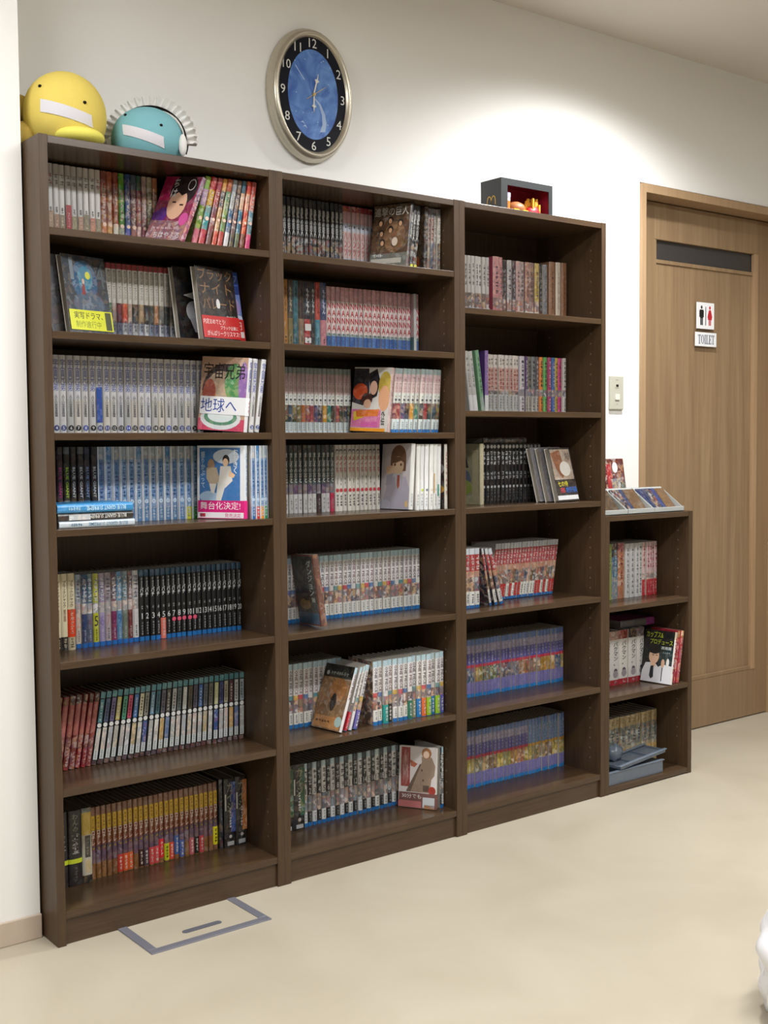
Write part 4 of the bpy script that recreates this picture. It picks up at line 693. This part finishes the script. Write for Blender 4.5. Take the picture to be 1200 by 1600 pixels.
def s_prp(k):
    def f(i, g):
        pic = pick(['#3c6c90', '#a89838', '#586848', '#4c7858', '#686870', '#605868', '#787488', '#a87848', '#8c6450', '#a88c70', '#c89838', '#d0a030'] if k == 0 else ['#b8a840', '#8c8450', '#a89468', '#8c6c48', '#c0b040', '#a8a448', '#c89038', '#b07850'], i//2)
        blue = k == 1 and i > 16
        return mk(J_, [(.1, '#5c74a8', .05), (.14, '#9c98b8' if not blue else '#5c84b0', .2), (.2, '#5854a0' if not blue else '#6488b8', .08), (.05, '#b83048' if not blue else '#c89838', .05), (.25, pic, .6), (.2, '#7874b0', .08), (.06, '#2c7cc0', 0)], [('m', 5, .12, .42, .4, '#c4c4dc'), ('m', 3, .78, .9, .25, '#a8a4d0')])
    return f
run(.155, .352, (1.368, 1.790, 27), s_prp(0), None, None, stuff=True, ext=5, seed=134)
run(.152, .073, (1.365, 1.790, 28), s_prp(1), None, None, stuff=True, ext=5, seed=135)

# ---- low bookcase beside the door -------------------------------------------------
run(.125, .602, [1.957, 1.982], lambda i, g: mk((.186, .13), [(1, '#8c9c50', .08)], [('m', 5, .1, .5, .3, '#5c6c34')], side='#8c9c50'), 'olive green book on the upper shelf of the low bookcase', None, ext=3, seed=141)
run(.125, .602, [1.982, 2.017], lambda i, g: mk((.186, .13), [(.25, '#34343c', .4), (.35, '#2c6484', .4), (.4, '#788c98', .4)], [('m', 5, .1, .6, .4, '#8cb0c0')]), 'thick blue book on the upper shelf of the low bookcase', None, seed=142)
run(.125, .602, [2.017, 2.050], lambda i, g: mk((.186, .13), [(.15, '#b06068', .4), (.85, '#b87850', .4)], [('m', 6, .1, .8, .3, '#8c4c48')]), 'thick orange book on the upper shelf of the low bookcase', None, seed=143)
run(.125, .602, (2.050, 2.141, 4), lambda i, g: mk((.182, .128), [(1, '#c8c8c8', .03)], [('m', 9, .06, .94, .35, '#74747c')]), 'white book in the run of four on the low bookcase', 'white books of the low bookcase', seed=144)
run(.125, .602, (2.141, 2.219, 5), lambda i, g: mk((.182, .128), [(.58, '#d0b4b4', .08), (.12, '#b8a8a4', .6), (.3, '#b82430', .08)], [('m', 4, .06, .5, .6, '#b85c68'), ('m', 4, .74, .96, .4, '#e0b0b0')]), 'pink and red book in the run of five on the low bookcase', 'pink and red books of the low bookcase', seed=145)
HAIR = ['#c8a898', '#b89088', '#8c2c24', '#2c2424', '#786870']
run(.126, .312, [1.955, 1.981, 2.026, 2.071, 2.115, 2.153], lambda i, g: mk(B_, [(.16, HAIR[i % 5], .35), (.74, '#d0ccc8', .03), (.1, '#a02030', .05)], [('v', 'バクマン。', .2, .64, .5, '#24242a'), ('c', .74, .2, '#4c4448'), ('c', .80, .28, '#8c8488'), ('m', 1, .92, .98, .4, '#d0a8ac')]), lambda i: f"thick white comic with {['beige', 'pinkish', 'dark red', 'black', 'grey mauve'][i]} head, middle shelf of the low bookcase", 'thick white comics of the low bookcase', ext=3, seed=146, gap=.001)
book(mk(J_, [(.25, '#b048a0', .1), (.75, '#6c6c70', .1)], [], side='#b048a0'), .026, T(2.048, .145, .5205) @ Ry(math.pi/2), 'magenta comic lying flat above the thick white comics')
faceout(mk(J_, [(.15, '#c8b8a0', .2), (.85, '#d8d4d0', .1)], [('m', 6, .1, .8, .5, '#b03840')], side='#181a1a', art=[
    ('r', 0, 0, 1, 1, '#151a1a', .08), ('r', .55, .3, 1, .7, '#1c3434', .2), ('p', [(0, .0), (1, 0), (1, .34), (.7, .36), (.55, .3), (.42, .38), (.12, .36), (.02, .2)], '#d8d8dc', .03), ('e', .38, .5, .17, .15, '#dcb498', .03), ('e', .38, .63, .2, .09, '#1e1c1c', .03), ('p', [(.19, .63), (.57, .64), (.55, .56), (.42, .60), (.24, .55)], '#1e1c1c', 0), ('r', .3, .3, .46, .42, '#dcb498', .02), ('r', .32, .51, .38, .525, '#2a2020', 0), ('r', .44, .51, .5, .525, '#2a2020', 0), ('p', [(.3, .3), (.4, .32), (.42, .1), (.34, .06), (.28, .12)], '#24262c', 0), ('r', .68, .04, .71, .3, '#3c4048', 0), ('e', .7, .38, .06, .08, '#d8b094', .02), ('e', .86, .4, .05, .08, '#dcd8d4', .02),
    ('t', 'カップス&', 'h', .06, .85, .62, .97, '#b8c838'), ('t', 'プロデュース', 'h', .2, .73, .96, .83, '#b8c838'), ('t', '高橋葵', 'h', .6, .64, .94, .7, '#e0e4e4'), ('m', 4, .66, .56, .92, .6, '#a8b0b0')]), .014, 2.120, .1165, .312, -82, -11, .5, 'black comic cover of a man in white shirt and dark tie')
run(.018, .312, [2.168, 2.183, 2.198], lambda i, g: mk(J_, [(.12, '#c89058', .5), (.88, ['#b02838', '#a83040'][i % 2], .45)], [('m', 5, .15, .8, .5, '#e0a8a0')], side='#b02838'), lambda i: f"{['crimson', 'dark rose'][i]} comic with mottled spine behind the white shirt cover", 'red comics of the low bookcase', lean=(9.5, 9), seed=147)
run(.125, .020, (1.970, 2.220, 9), lambda i, g: mk((.182, .13), [(.2, '#b09c70', .25), (.36, '#787c74', .4), (.06, '#a8a088', .3), (.38, '#c0a068', .1)], [('m', 2, .04, .14, .4, '#7c6840'), ('m', 4, .25, .5, .5, '#50565a'), ('m', 1, .68, .72, .25, '#5c4830'), ('m', 2, .78, .9, .28, '#2c2420')], side='#b09c70'), 'thick sand-coloured book with grey picture band, bottom of the low bookcase', 'sand-coloured books of the low bookcase', ext=3, seed=148, gap=.0012)
o = bpy.data.objects.new('comic_books', STUFF.mesh('comic_books', ['print', 'pages'])); C.objects.link(o)
o['kind'] = 'stuff'; tag(o, 'closely packed rows of further comic books filling the bookcase shelves', 'books')
print('books single', NB[0], 'in rows', NB[1])

# ------------------------------------------------------------------ smooth solids
def ellipsoid(c, r, nu=28, nv=18, f=None):
    V, F = [], []
    for j in range(nv+1):
        th = math.pi*j/nv
        for i in range(nu):
            ph = 2*math.pi*i/nu; dv = Vector((math.sin(th)*math.cos(ph), math.sin(th)*math.sin(ph), math.cos(th)))
            if f: dv = f(dv)
            V.append((c[0]+r[0]*dv.x, c[1]+r[1]*dv.y, c[2]+r[2]*dv.z))
    for j in range(nv):
        for i in range(nu): F.append((j*nu+i, (j+1)*nu+i, (j+1)*nu+(i+1) % nu, j*nu+(i+1) % nu))
    m = MB(); m.raw(V, F); return m
def smooth(name, mb, parent, mat):
    o = bpy.data.objects.new(name, mb.mesh(name, [mat], True)); C.objects.link(o); o.parent = parent; return o
def tube(path, rad, n=8, closed=False):
    V, F = [], []; P = [Vector(p) for p in path]; k = len(P)
    for i, p in enumerate(P):
        a = P[(i+1) % k] if closed or i < k-1 else p; b = P[i-1] if closed or i > 0 else p
        d = (a-b).normalized(); s = d.cross(Vector((.13, .27, .95))).normalized(); t2 = d.cross(s)
        r = rad[i] if isinstance(rad, (list, tuple)) else rad
        for j in range(n): q = p+r*(math.cos(2*math.pi*j/n)*s+math.sin(2*math.pi*j/n)*t2); V.append(q)
    for i in range(k if closed else k-1):
        for j in range(n): F.append((i*n+j, i*n+(j+1) % n, ((i+1) % k)*n+(j+1) % n, ((i+1) % k)*n+j))
    if not closed: F += [tuple(range(n))[::-1], tuple(range((k-1)*n, k*n))]
    m = MB(); m.raw(V, F); return m

# ------------------------------------------------------------------ clock
t = thing('wall_clock', 'oval wall clock with champagne metal rim and blue picture dial', 'clock', T(.905, YW, 2.098))
RX, RZ = .140, .184
def oval_loft(prof, n=64):                     # prof: list of (inset, y)
    m = MB(); V = []
    for ins, y in prof:
        for i in range(n): a = 2*math.pi*i/n; V.append(((RX-ins)*math.cos(a), y, (RZ-ins)*math.sin(a)))
    m.raw(V, [(j*n+i, j*n+(i+1) % n, (j+1)*n+(i+1) % n, (j+1)*n+i) for j in range(len(prof)-1) for i in range(n)]); return m
smooth('rim', oval_loft([(.004, 0), (.0, -.010), (.001, -.018), (.004, -.022), (.005, -.028), (.009, -.036), (.014, -.041), (.019, -.041), (.024, -.036), (.028, -.030)]), t, 'silver')
def oval(rx, rz, y, n=64): m = MB(); m.poly([(rx*math.cos(2*math.pi*i/n), y, rz*math.sin(2*math.pi*i/n)) for i in range(n)]); return m
obj('dial_ring', oval(RX-.026, RZ-.026, -.031), t, 'clock_dark')
def dial_mat():
    m, tr, b = nodes('dial_picture'); tc = tr.nodes.new('ShaderNodeTexCoord')
    n = tr.nodes.new('ShaderNodeTexNoise'); n.inputs['Scale'].default_value = 14; n.inputs['Detail'].default_value = 5; n.inputs['Distortion'].default_value = 1.5
    r = tr.nodes.new('ShaderNodeValToRGB'); r.color_ramp.elements[0].color = (*lin('#3a62ae'), 1); r.color_ramp.elements[1].color = (*lin('#6f9cda'), 1); r.color_ramp.elements[0].position = .35; r.color_ramp.elements[1].position = .68
    tr.links.new(tc.outputs['Object'], n.inputs['Vector']); tr.links.new(n.outputs['Fac'], r.inputs[0]); tr.links.new(r.outputs[0], b.inputs['Base Color']); b.inputs['Roughness'].default_value = .25
    return m
MAT['dial'] = dial_mat()
dl = obj('dial_picture', oval(.0845, .123, -.0315), t, 'dial')
MAT['pale_blue'] = plain('dial_swirl_pale_blue', '#9fb6d6', .3, noise=.1, bscale=80); MAT['dusk'] = plain('dial_dusk_grey', '#4b5474', .3, noise=.2, bscale=40)
m = MB(); P = [(.006, -.012), (.022, -.026), (.034, -.052), (.037, -.078), (.030, -.100)]
for i, (p, q) in enumerate(zip(P, P[1:])): w0, w1 = (.001, .003, .0055, .007, .009)[i], (.003, .0055, .007, .009)[i]; flat(m, [(p[0]-w0, p[1]), (p[0]+w0, p[1]+.003), (q[0]+w1, q[1]+.003), (q[0]-w1, q[1])], -.0317)
obj('water_swirl', m, dl, 'pale_blue')
m = MB(); rg = random.Random(5)
for k in range(16): a, b = rg.uniform(-.06, .06), rg.uniform(-.1, .11); flat(m, disc(a, b, .0018, .0018, 6), -.0318)
for a, b in ((-.036, -.082), (-.028, -.092)): flat(m, [(a-.008, b), (a, b+.006), (a+.008, b-.004), (a, b+.001)], -.0318)
for a, b, c_, d_ in ((-.06, .07, -.03, .035), (-.04, .045, -.02, .065)): flat(m, [(a, b), (a+.002, b+.002), (c_+.002, d_+.002), (c_, d_)], -.0318)
obj('stars', m, dl, 'pale_blue')
for hnum in range(1, 13):
    a = math.pi/2-hnum*math.pi/6; V, F, asp = glyphs(str(hnum), 'h'); hh = .025; ww = min(hh*asp, .026); cx, cz = .1005*math.cos(a), .1405*math.sin(a)
    m = MB(); m.raw([(cx+ww*(x-.5), -.0319, cz+hh*(z-.5)) for x, z in V], F); obj('numeral', m, t, 'clock_num')
def hand(name, ang, ln, wd, y, mat, spade=True, tail=.0):
    m = MB(); pts = [(-wd/2, -tail), (wd/2, -tail), (wd/2, ln*.55)] + ([(wd*2, ln*.66), (wd*.5, ln*.72)] if spade else []) + [(0, ln)] + ([(-wd*.5, ln*.72), (-wd*2, ln*.66)] if spade else []) + [(-wd/2, ln*.55)]
    k = len(pts); m.raw([(x, y, z) for x, z in pts]+[(x, y-.0012, z) for x, z in pts], [tuple(range(k)), tuple(range(k, 2*k))]+[(i, (i+1) % k, k+(i+1) % k, k+i) for i in range(k)])
    o = obj(name, m, t, mat); o.rotation_euler = (0, math.radians(ang), 0); return o
hand('hour_hand', 16, .062, .004, -.0335, 'clock_num'); hand('minute_hand', 181, .05, .004, -.0350, 'clock_num'); hand('second_hand', 57, .055, .0016, -.0365, 'gold', False, .03)
m = MB(); m.poly([(x, -.0385, z) for x, z in disc(0, 0, .0045, .0045)]); m2 = tube([(0, -.032, 0), (0, -.0385, 0)], .0045, 10); obj('hub', m2, t, 'gold')

# ------------------------------------------------------------------ plush toys
def dirv(a, b):
    c = math.sqrt(max(.02, 1-a*a-b*b)); return (a*RGT+b*UPV-c*FWD).normalized()
def patch(cn, r, q, off=1.012, n=8, mk_=4):
    V, F = [], []
    for j in range(mk_+1):
        for i in range(n+1):
            u, v = i/n, j/mk_; a = (1-v)*((1-u)*q[3][0]+u*q[2][0])+v*((1-u)*q[0][0]+u*q[1][0]); b = (1-v)*((1-u)*q[3][1]+u*q[2][1])+v*((1-u)*q[0][1]+u*q[1][1])
            d_ = squash(dirv(a, b)) if r[2] > .09 else sq2(dirv(a, b)); V.append((cn[0]+r[0]*d_.x*off, cn[1]+r[1]*d_.y*off, cn[2]+r[2]*d_.z*off))
    for j in range(mk_):
        for i in range(n): F.append((j*(n+1)+i, j*(n+1)+i+1, (j+1)*(n+1)+i+1, (j+1)*(n+1)+i))
    m = MB(); m.raw(V, F); return m
FY = fabric('yellow_plush', '#e2cb68'); FYL = fabric('lemon_plush', '#e4da68'); FYD = fabric('ochre_plush', '#d0b45c'); FBL = fabric('teal_plush', '#7cb2ba'); FW = fabric('white_felt', '#d9d6dc'); FK = fabric('black_felt', '#1d1a18'); FWR = fabric('white_lace', '#e4e2de')
sq2 = lambda d: Vector((d.x, d.y, max(d.z, -.66)))
squash = lambda d: Vector((d.x*(1.0+.10*min(0, d.z)*-1), d.y*(1.0+.10*min(0, d.z)*-1), d.z if d.z > -.85 else -.85-(abs(d.z)-.85)*.3))
cn, r = (.116, .128, 1.8855), (.094, .088, .094)
t = thing('plush_toy', 'round yellow plush toy with dot eyes and white patch on bookcase', 'plush toy')
smooth('body', ellipsoid(cn, r, f=squash), t, FY)
for a, b in ((-.36, .40), (.69, .06)): dv = dirv(a, b); smooth('eye', ellipsoid((cn[0]+r[0]*dv.x*1.0, cn[1]+r[1]*dv.y*1.0, cn[2]+r[2]*dv.z*1.0), (.0042, .0042, .0036), 10, 8), t, FK)
smooth('face_patch', patch(cn, r, [(-.31, .06), (.80, -.20), (.78, -.46), (-.31, -.24)]), t, FW)
smooth('foot', ellipsoid((.126, .074, 1.8235), (.058, .050, .0225), 24, 14), t, FYL)
for q in ((.036, .205, 1.905, .030), (.024, .150, 1.830, .030)): smooth('limb', ellipsoid(q[:3], (q[3],)*3, 16, 12), t, FYD)
cn, r = (.318, .115, 1.852), (.088, .082, .078)
t = thing('plush_toy', 'round teal plush toy wearing a black band with white lace frill', 'plush toy')
sq2 = lambda d: Vector((d.x, d.y, max(d.z, -.66)))
smooth('body', ellipsoid(cn, r, f=sq2), t, FBL)
for a, b in ((-.46, .56), (.54, .22)): dv = dirv(a, b); smooth('eye', ellipsoid((cn[0]+r[0]*dv.x, cn[1]+r[1]*dv.y, cn[2]+r[2]*dv.z), (.0038, .0038, .0032), 10, 8), t, FK)
smooth('face_patch', patch(cn, r, [(-.50, .22), (.60, -.12), (.60, -.44), (-.46, -.10)]), t, FW)
ax = Vector((-.10*RGT.x-FWD.x, -.10*RGT.y-FWD.y, 0)).normalized(); sd = Vector((0, 0, 1)).cross(ax).normalized(); cb = Vector(cn)-.012*ax
ring = [cb+(math.cos(a)*sd*.093+math.sin(a)*Vector((0, 0, 1))*.085) for a in [math.radians(-20+220*i/30) for i in range(31)]]
m = MB(); V = []
for p in ring:
    for k in (-.012, .012): V.append(p+ax*k)
for p in ring:
    q = cb+(p-cb)*.97
    for k in (-.012, .012): V.append(q+ax*k)
n2 = 2*len(ring)
m.raw(V, [(2*i, 2*i+1, 2*i+3, 2*i+2) for i in range(len(ring)-1)]+[(n2+2*i, n2+2*i+2, n2+2*i+3, n2+2*i+1) for i in range(len(ring)-1)]+[(2*i+1, n2+2*i+1, n2+2*i+3, 2*i+3) for i in range(len(ring)-1)]); hb = smooth('headband', m, t, FK)
fr = MB(); NF = 200
for lay in (-1, 1):
    V = []
    for i in range(NF):
        a = math.radians(-6+192*i/(NF-1)); e = cb+(math.cos(a)*sd*.092+math.sin(a)*Vector((0, 0, 1))*.084); od = (e-cb).normalized(); ph = 2*math.pi*21*i/(NF-1)+(1.2 if lay > 0 else 0)
        for k in range(4):
            rr = k/3; V.append(e+od*(rr*(.023+.003*math.sin(ph*2+lay)))+ax*(lay*.005+rr*(.009*math.sin(ph)+lay*.003)))
    fr.raw(V, [(4*i+k, 4*i+k+1, 4*i+k+5, 4*i+k+4) for i in range(NF-1) for k in range(3)])
smooth('lace_frill', fr, hb, FWR)
for sgn in (1, -1): p = Vector(cn)+sd*(.088*sgn)+ax*.012+Vector((0, 0, -.015)); smooth('ribbon', ellipsoid(p, (.010, .010, .026), 12, 10), t, FWR)

# ------------------------------------------------------------------ toy box with play food
MAT['box_black'] = plain('black_carton', '#2b2d2f', .4, noise=.05, bscale=60); MAT['box_red'] = plain('dark_red_lining', '#a01c34', .5, noise=.05)
MAT['logo_y'] = plain('logo_yellow', '#e0b020', .4, noise=.03)
BW, BD, BH = .217, .090, .114
t = thing('toy_box', 'black carton with red-lined open window on top of bookcase', 'box', T(1.463, .100, 1.8))
th = .003
bevel(obj('bottom_flap', boxm((0, 0, 0), (BW, BD, th)), t, 'box_black'), .0006); obj('top_flap', boxm((0, 0, BH-th), (BW, BD, BH)), t, 'box_black')
obj('side_flap', boxm((0, 0, th), (th, BD, BH-th)), t, 'box_black'); obj('side_flap', boxm((BW-th, 0, th), (BW, BD, BH-th)), t, 'box_black')
obj('back_lining', boxm((th, BD-th, th), (BW-th, BD, BH-th)), t, 'box_red')
for a, b in (((th, 0, th), (.026, th, BH-th)), ((BW-.016, 0, th), (BW-th, th, BH-th)), ((.026, 0, BH-.020), (BW-.016, th, BH-th)), ((.026, 0, th), (BW-.016, th, .010))): obj('front_border', boxm(a, b), t, 'box_black')
obj('top_lining', boxm((.004, .004, BH-.006), (BW-.004, BD-.004, BH-.0035)), t, 'box_red'); obj('side_lining', boxm((BW-.006, .004, .004), (BW-.0035, BD-.004, BH-.006)), t, 'box_red')
arch = MB()
for c0 in (.034, .052):
    P = [(-.0004, c0-.009*math.cos(math.pi*i/12), .004+.026*math.sin(math.pi*i/12)**.6) for i in range(13)]
    for i in range(12):
        (x, y0, z0), (_, y1, z1) = P[i], P[i+1]; wd = .0014
        d2 = Vector((0, y1-y0, z1-z0)).normalized(); nn = Vector((0, -d2.z, d2.y))*wd
        arch.poly([(x, y0-nn.y, z0-nn.z), (x, y1-nn.y, z1-nn.z), (x, y1+nn.y, z1+nn.z), (x, y0+nn.y, z0+nn.z)])
arch.v = [(x, y, z+.034) for x, y, z in arch.v]
obj('arch_logo', arch, t, 'logo_y')
t = thing('toy_drink', 'tiny toy paper cup with orange print inside the black carton', 'toy', T(1.498, .118, 1.8033) @ Matrix.Scale(1.35, 4))
def cone(r0, r1, z0, z1, n=16): m = MB(); m.raw([(r*math.cos(2*math.pi*i/n), r*math.sin(2*math.pi*i/n), z) for r, z in ((r0, z0), (r1, z1)) for i in range(n)], [(i, (i+1) % n, n+(i+1) % n, n+i) for i in range(n)]+[tuple(range(n))[::-1], tuple(range(n, 2*n))]); return m
obj('cup', cone(.008, .0105, 0, .042), t, plain('cup_white', '#dcd8d4', .4, noise=.03)); obj('orange_print', cone(.0094, .0104, .016, .034), t, plain('cup_orange', '#e07828', .4, noise=.05)); obj('lid', cone(.0112, .0112, .042, .052), t, plain('cup_lid', '#b8b0d0', .4, noise=.03)); obj('straw', tube([(0, 0, .05), (.004, 0, .066)], .0014, 6), t, 'red')
t = thing('toy_burger', 'tiny toy hamburger with green lettuce inside the black carton', 'toy', T(1.556, .140, 1.8033) @ Matrix.Scale(1.25, 4))
obj('bottom_bun', cone(.024, .026, 0, .012), t, plain('bun_tan', '#b88858', .6, noise=.08)); smooth('lettuce', ellipsoid((0, 0, .016), (.031, .029, .006), f=lambda d: d*(1+.08*math.sin(9*math.atan2(d.y, d.x)))), t, plain('lettuce_green', '#4c9838', .5, noise=.1)); obj('cheese', boxm((-.024, -.024, .019), (.024, .024, .022)), t, 'logo_y'); smooth('top_bun', ellipsoid((0, 0, .026), (.027, .026, .018)), t, plain('bun_brown', '#a8683c', .5, noise=.08))
MAT['fry'] = plain('fry_yellow', '#d8982a', .5, noise=.1)
t = thing('toy_fries', 'tiny toy carton of yellow fries inside the black carton', 'toy', T(1.622, .128, 1.8033) @ Matrix.Scale(1.42, 4))
smooth('carton', ellipsoid((0, 0, .016), (.021, .012, .018)), t, 'red'); rg = random.Random(3)
for k in range(18): x = rg.uniform(-.017, .017); y = rg.uniform(-.008, .008); hh = rg.uniform(.034, .050); o = obj('fry', boxm((x-.0022, y-.0022, .018), (x+.0022, y+.0022, hh)), t, 'fry')
smooth('sauce_pot', ellipsoid((.027, -.01, .007), (.006, .006, .010), 10, 8), t, plain('pot_white', '#e4e0dc', .4, noise=.02))

# ------------------------------------------------------------------ card stands on the low bookcase
MAT['acrylic'] = plain('frosted_acrylic', '#a9aca9', .25, noise=.03); MAT['kraft'] = plain('kraft_card', '#8a6a45', .7, noise=.1, bscale=90)
def stand(x, wd, label, cards):
    t = thing('card_stand', label, 'card stand', T(x, .012, .8915), None)
    bevel(obj('base_tray', boxm((0, 0, 0), (wd, .105, .004)), t, 'acrylic'), .001); bevel(obj('front_lip', boxm((0, 0, 0), (wd, .004, .017)), t, 'acrylic'), .001)
    m = MB(); V = [(0, .03, .003), (wd, .03, .003), (wd, .099, .080), (0, .099, .080)]; m.raw(V+[(a, b+.003, c) for a, b, c in V], [(0, 1, 2, 3), (7, 6, 5, 4), (0, 4, 5, 1), (1, 5, 6, 2), (2, 6, 7, 3), (3, 7, 4, 0)]); obj('sloping_back', m, t, 'acrylic')
    for xs in (0, wd-.002):
        m = MB(); V = [(xs, .004, .003), (xs, .100, .003), (xs, .100, .080), (xs, .004, .014)]; m.raw(V+[(a+.002, b, c) for a, b, c in V], [(0, 1, 2, 3), (7, 6, 5, 4), (0, 4, 5, 1), (1, 5, 6, 2), (2, 6, 7, 3), (3, 7, 4, 0)]); obj('side_wall', m, t, 'acrylic')
    return t
def card(x, y, z, wd, ht, label, col, shapes, lean=-42, th=.004, group=None):
    t = thing('card', label, 'card', T(x, y, z) @ Rx(math.radians(lean)), group)
    m = boxm((0, 0, 0), (wd, th, ht)); m.c = [(*lin(col), 0)]*len(m.v); obj('card_stock', m, t, 'print')
    m = MB()
    for k, (u0, v0, u1, v1, c, a) in enumerate(shapes): yy = -.0002-.0001*k; m.poly([(wd*u0, yy, ht*v0), (wd*u1, yy, ht*v0), (wd*u1, yy, ht*v1), (wd*u0, yy, ht*v1)], lin(c), a)
    obj('card_print', m, t, 'print')
XS = (1.8155, 1.936, 2.066); WS = (.118, .128, .150)
stand(XS[0], WS[0], 'acrylic card stand against the tall bookcase side, brown card inside', 0); stand(XS[1], WS[1], 'acrylic card stand with blue card, between two others', 1); stand(XS[2], WS[2], 'acrylic card stand nearest the toilet door on low bookcase', 2)
# cards rest on the sloping backs
SL = -math.degrees(math.atan2(.069, .077))
card(XS[0]+.004, .036, .8975, .108, .092, 'plain brown card in the stand against the tall bookcase', '#6e5337', [(0, 0, 1, 1, '#453524', .08)], SL)
card(XS[1]+.004, .036, .8975, .060, .094, 'dark blue picture card in the middle stand', '#20222c', [(0, 0, 1, 1, '#262430', .35), (.72, 0, 1, 1, '#2a3450', .1)], SL)
card(XS[1]+.066, .036, .8975, .058, .094, 'brown card beside the dark blue picture card', '#8a6a45', [(0, 0, 1, 1, '#5a4530', .08)], SL)
card(XS[2]+.004, .036, .8975, .028, .094, 'blue edged card in the stand nearest the toilet door', '#34406c', [(0, 0, 1, 1, '#283050', .1)], SL)
card(XS[2]+.034, .036, .8975, .062, .094, 'blue and brown figure card in the stand nearest toilet door', '#34406c', [(0, 0, 1, 1, '#2c3450', .1), (.2, .1, .65, .95, '#382e2e', .4), (.7, 0, 1, 1, '#303a64', .05)], SL)
card(XS[2]+.100, .036, .8975, .044, .094, 'plain tan card in the stand nearest the toilet door', '#94744a', [(0, 0, 1, 1, '#664e36', .08)], SL)
card(2.000, .150, .8925, .098, .178, 'red and grey picture card standing upright behind the card stands', '#7c2c24', [(0, 0, 1, 1, '#6c2c24', .5), (.1, .1, .35, .9, '#b02c30', .3), (.3, .05, .8, .62, '#8c8886', .55), (.05, .0, .95, .1, '#a83038', .4), (.75, .2, .98, .55, '#5c6450', .5)], -9, .006)
o = bpy.data.objects['card.006'] if 'card.006' in bpy.data.objects else None
m = MB(); m.poly([(.052+.013*math.cos(a), -.0012, .148+.018*math.sin(a)) for a in [2*math.pi*i/20 for i in range(20)]], lin('#e8e8ea')); obj('white_oval', m, o, 'print')
card(1.945, .158, .8925, .066, .168, 'dark card with white shape half hidden by the red picture card', '#2c2628', [(0, 0, 1, 1, '#2c2628', .3), (.2, .2, .7, .8, '#c8c4c8', .3)], -8, .005)

# plastic trays lying at the bottom of the low bookcase
MAT['clear'] = plain('clear_grey_plastic', '#93a0b0', .18, trans=.55, noise=.05, bscale=50)
def tray(x, y, z, wd, dp, ht, rz, tilt, label):
    t = thing('plastic_tray', label, 'tray', T(x, y, z) @ Rz(math.radians(rz)) @ Ry(math.radians(tilt)))
    e = .003
    bevel(obj('tray_floor', boxm((0, 0, 0), (wd, dp, e)), t, 'clear'), .001)
    for a, b in (((0, 0, e), (wd, e, ht)), ((0, dp-e, e), (wd, dp, ht)), ((0, e, e), (e, dp-e, ht)), ((wd-e, e, e), (wd, dp-e, ht))): bevel(obj('tray_wall', boxm(a, b), t, 'clear'), .001)
    for a, b in (((-.004, -.004, ht), (wd+.004, .008, ht+.003)), ((-.004, dp-.008, ht), (wd+.004, dp+.004, ht+.003))): bevel(obj('tray_rim', boxm(a, b), t, 'clear'), .001)
    for k in (.3, .66): bevel(obj('divider', boxm((wd*k, e, e), (wd*k+e, dp-e, ht*.8)), t, 'clear'), .0005)
tray(1.850, .018, .0205, .270, .095, .040, 0, 0, 'clear grey plastic tray lying on the bottom of low bookcase')
tray(1.905, .014, .0650, .240, .090, .010, 3, -4, 'shallow plastic tray lid tilted on top of the grey tray')
t = thing('plastic_pouch', 'crumpled grey plastic pouch on the trays before the sand-coloured books', 'pouch')
rgn = random.Random(8); smooth('pouch_bag', ellipsoid((1.955, .085, .100), (.032, .022, .026), 16, 12, f=lambda d: d*(1+.18*math.sin(7*d.x+3*d.z)*math.cos(5*d.y+2))), t, 'clear')

# white plastic bag at the edge of the floor
MAT['bag'] = plain('white_bag_film', '#e9e9ee', .3, bump=.4, bscale=40, noise=.03)
t = thing('plastic_bag', 'crumpled white plastic bag standing on the cream floor', 'bag')
E_ = Vector((.940, -1.171, 0)); bc_ = E_+Vector((.79, -.61, 0))*.145
def crump(d):
    a = math.atan2(d.y, d.x); k = 1+.05*math.sin(5*a+3*d.z)+.04*math.sin(11*a-4*d.z)+.05*math.sin(9*d.z+2*a); sq = (1-min(.97, abs(d.z))**4)**.25/math.sqrt(max(.06, 1-d.z*d.z)); return Vector((d.x*k*min(sq, 2.2), d.y*k*min(sq, 2.2), max(d.z, -.8)))
smooth('bag_body', ellipsoid((bc_.x, bc_.y, .105), (.145, .13, .131), 48, 32, f=crump), t, 'bag')
for s in (-1, 1): smooth('handle', tube([(bc_.x+s*.02, bc_.y, .22), (bc_.x+s*.05, bc_.y+.01, .27), (bc_.x+s*.075, bc_.y, .26), (bc_.x+s*.07, bc_.y, .21)], .012, 8), t, 'bag')
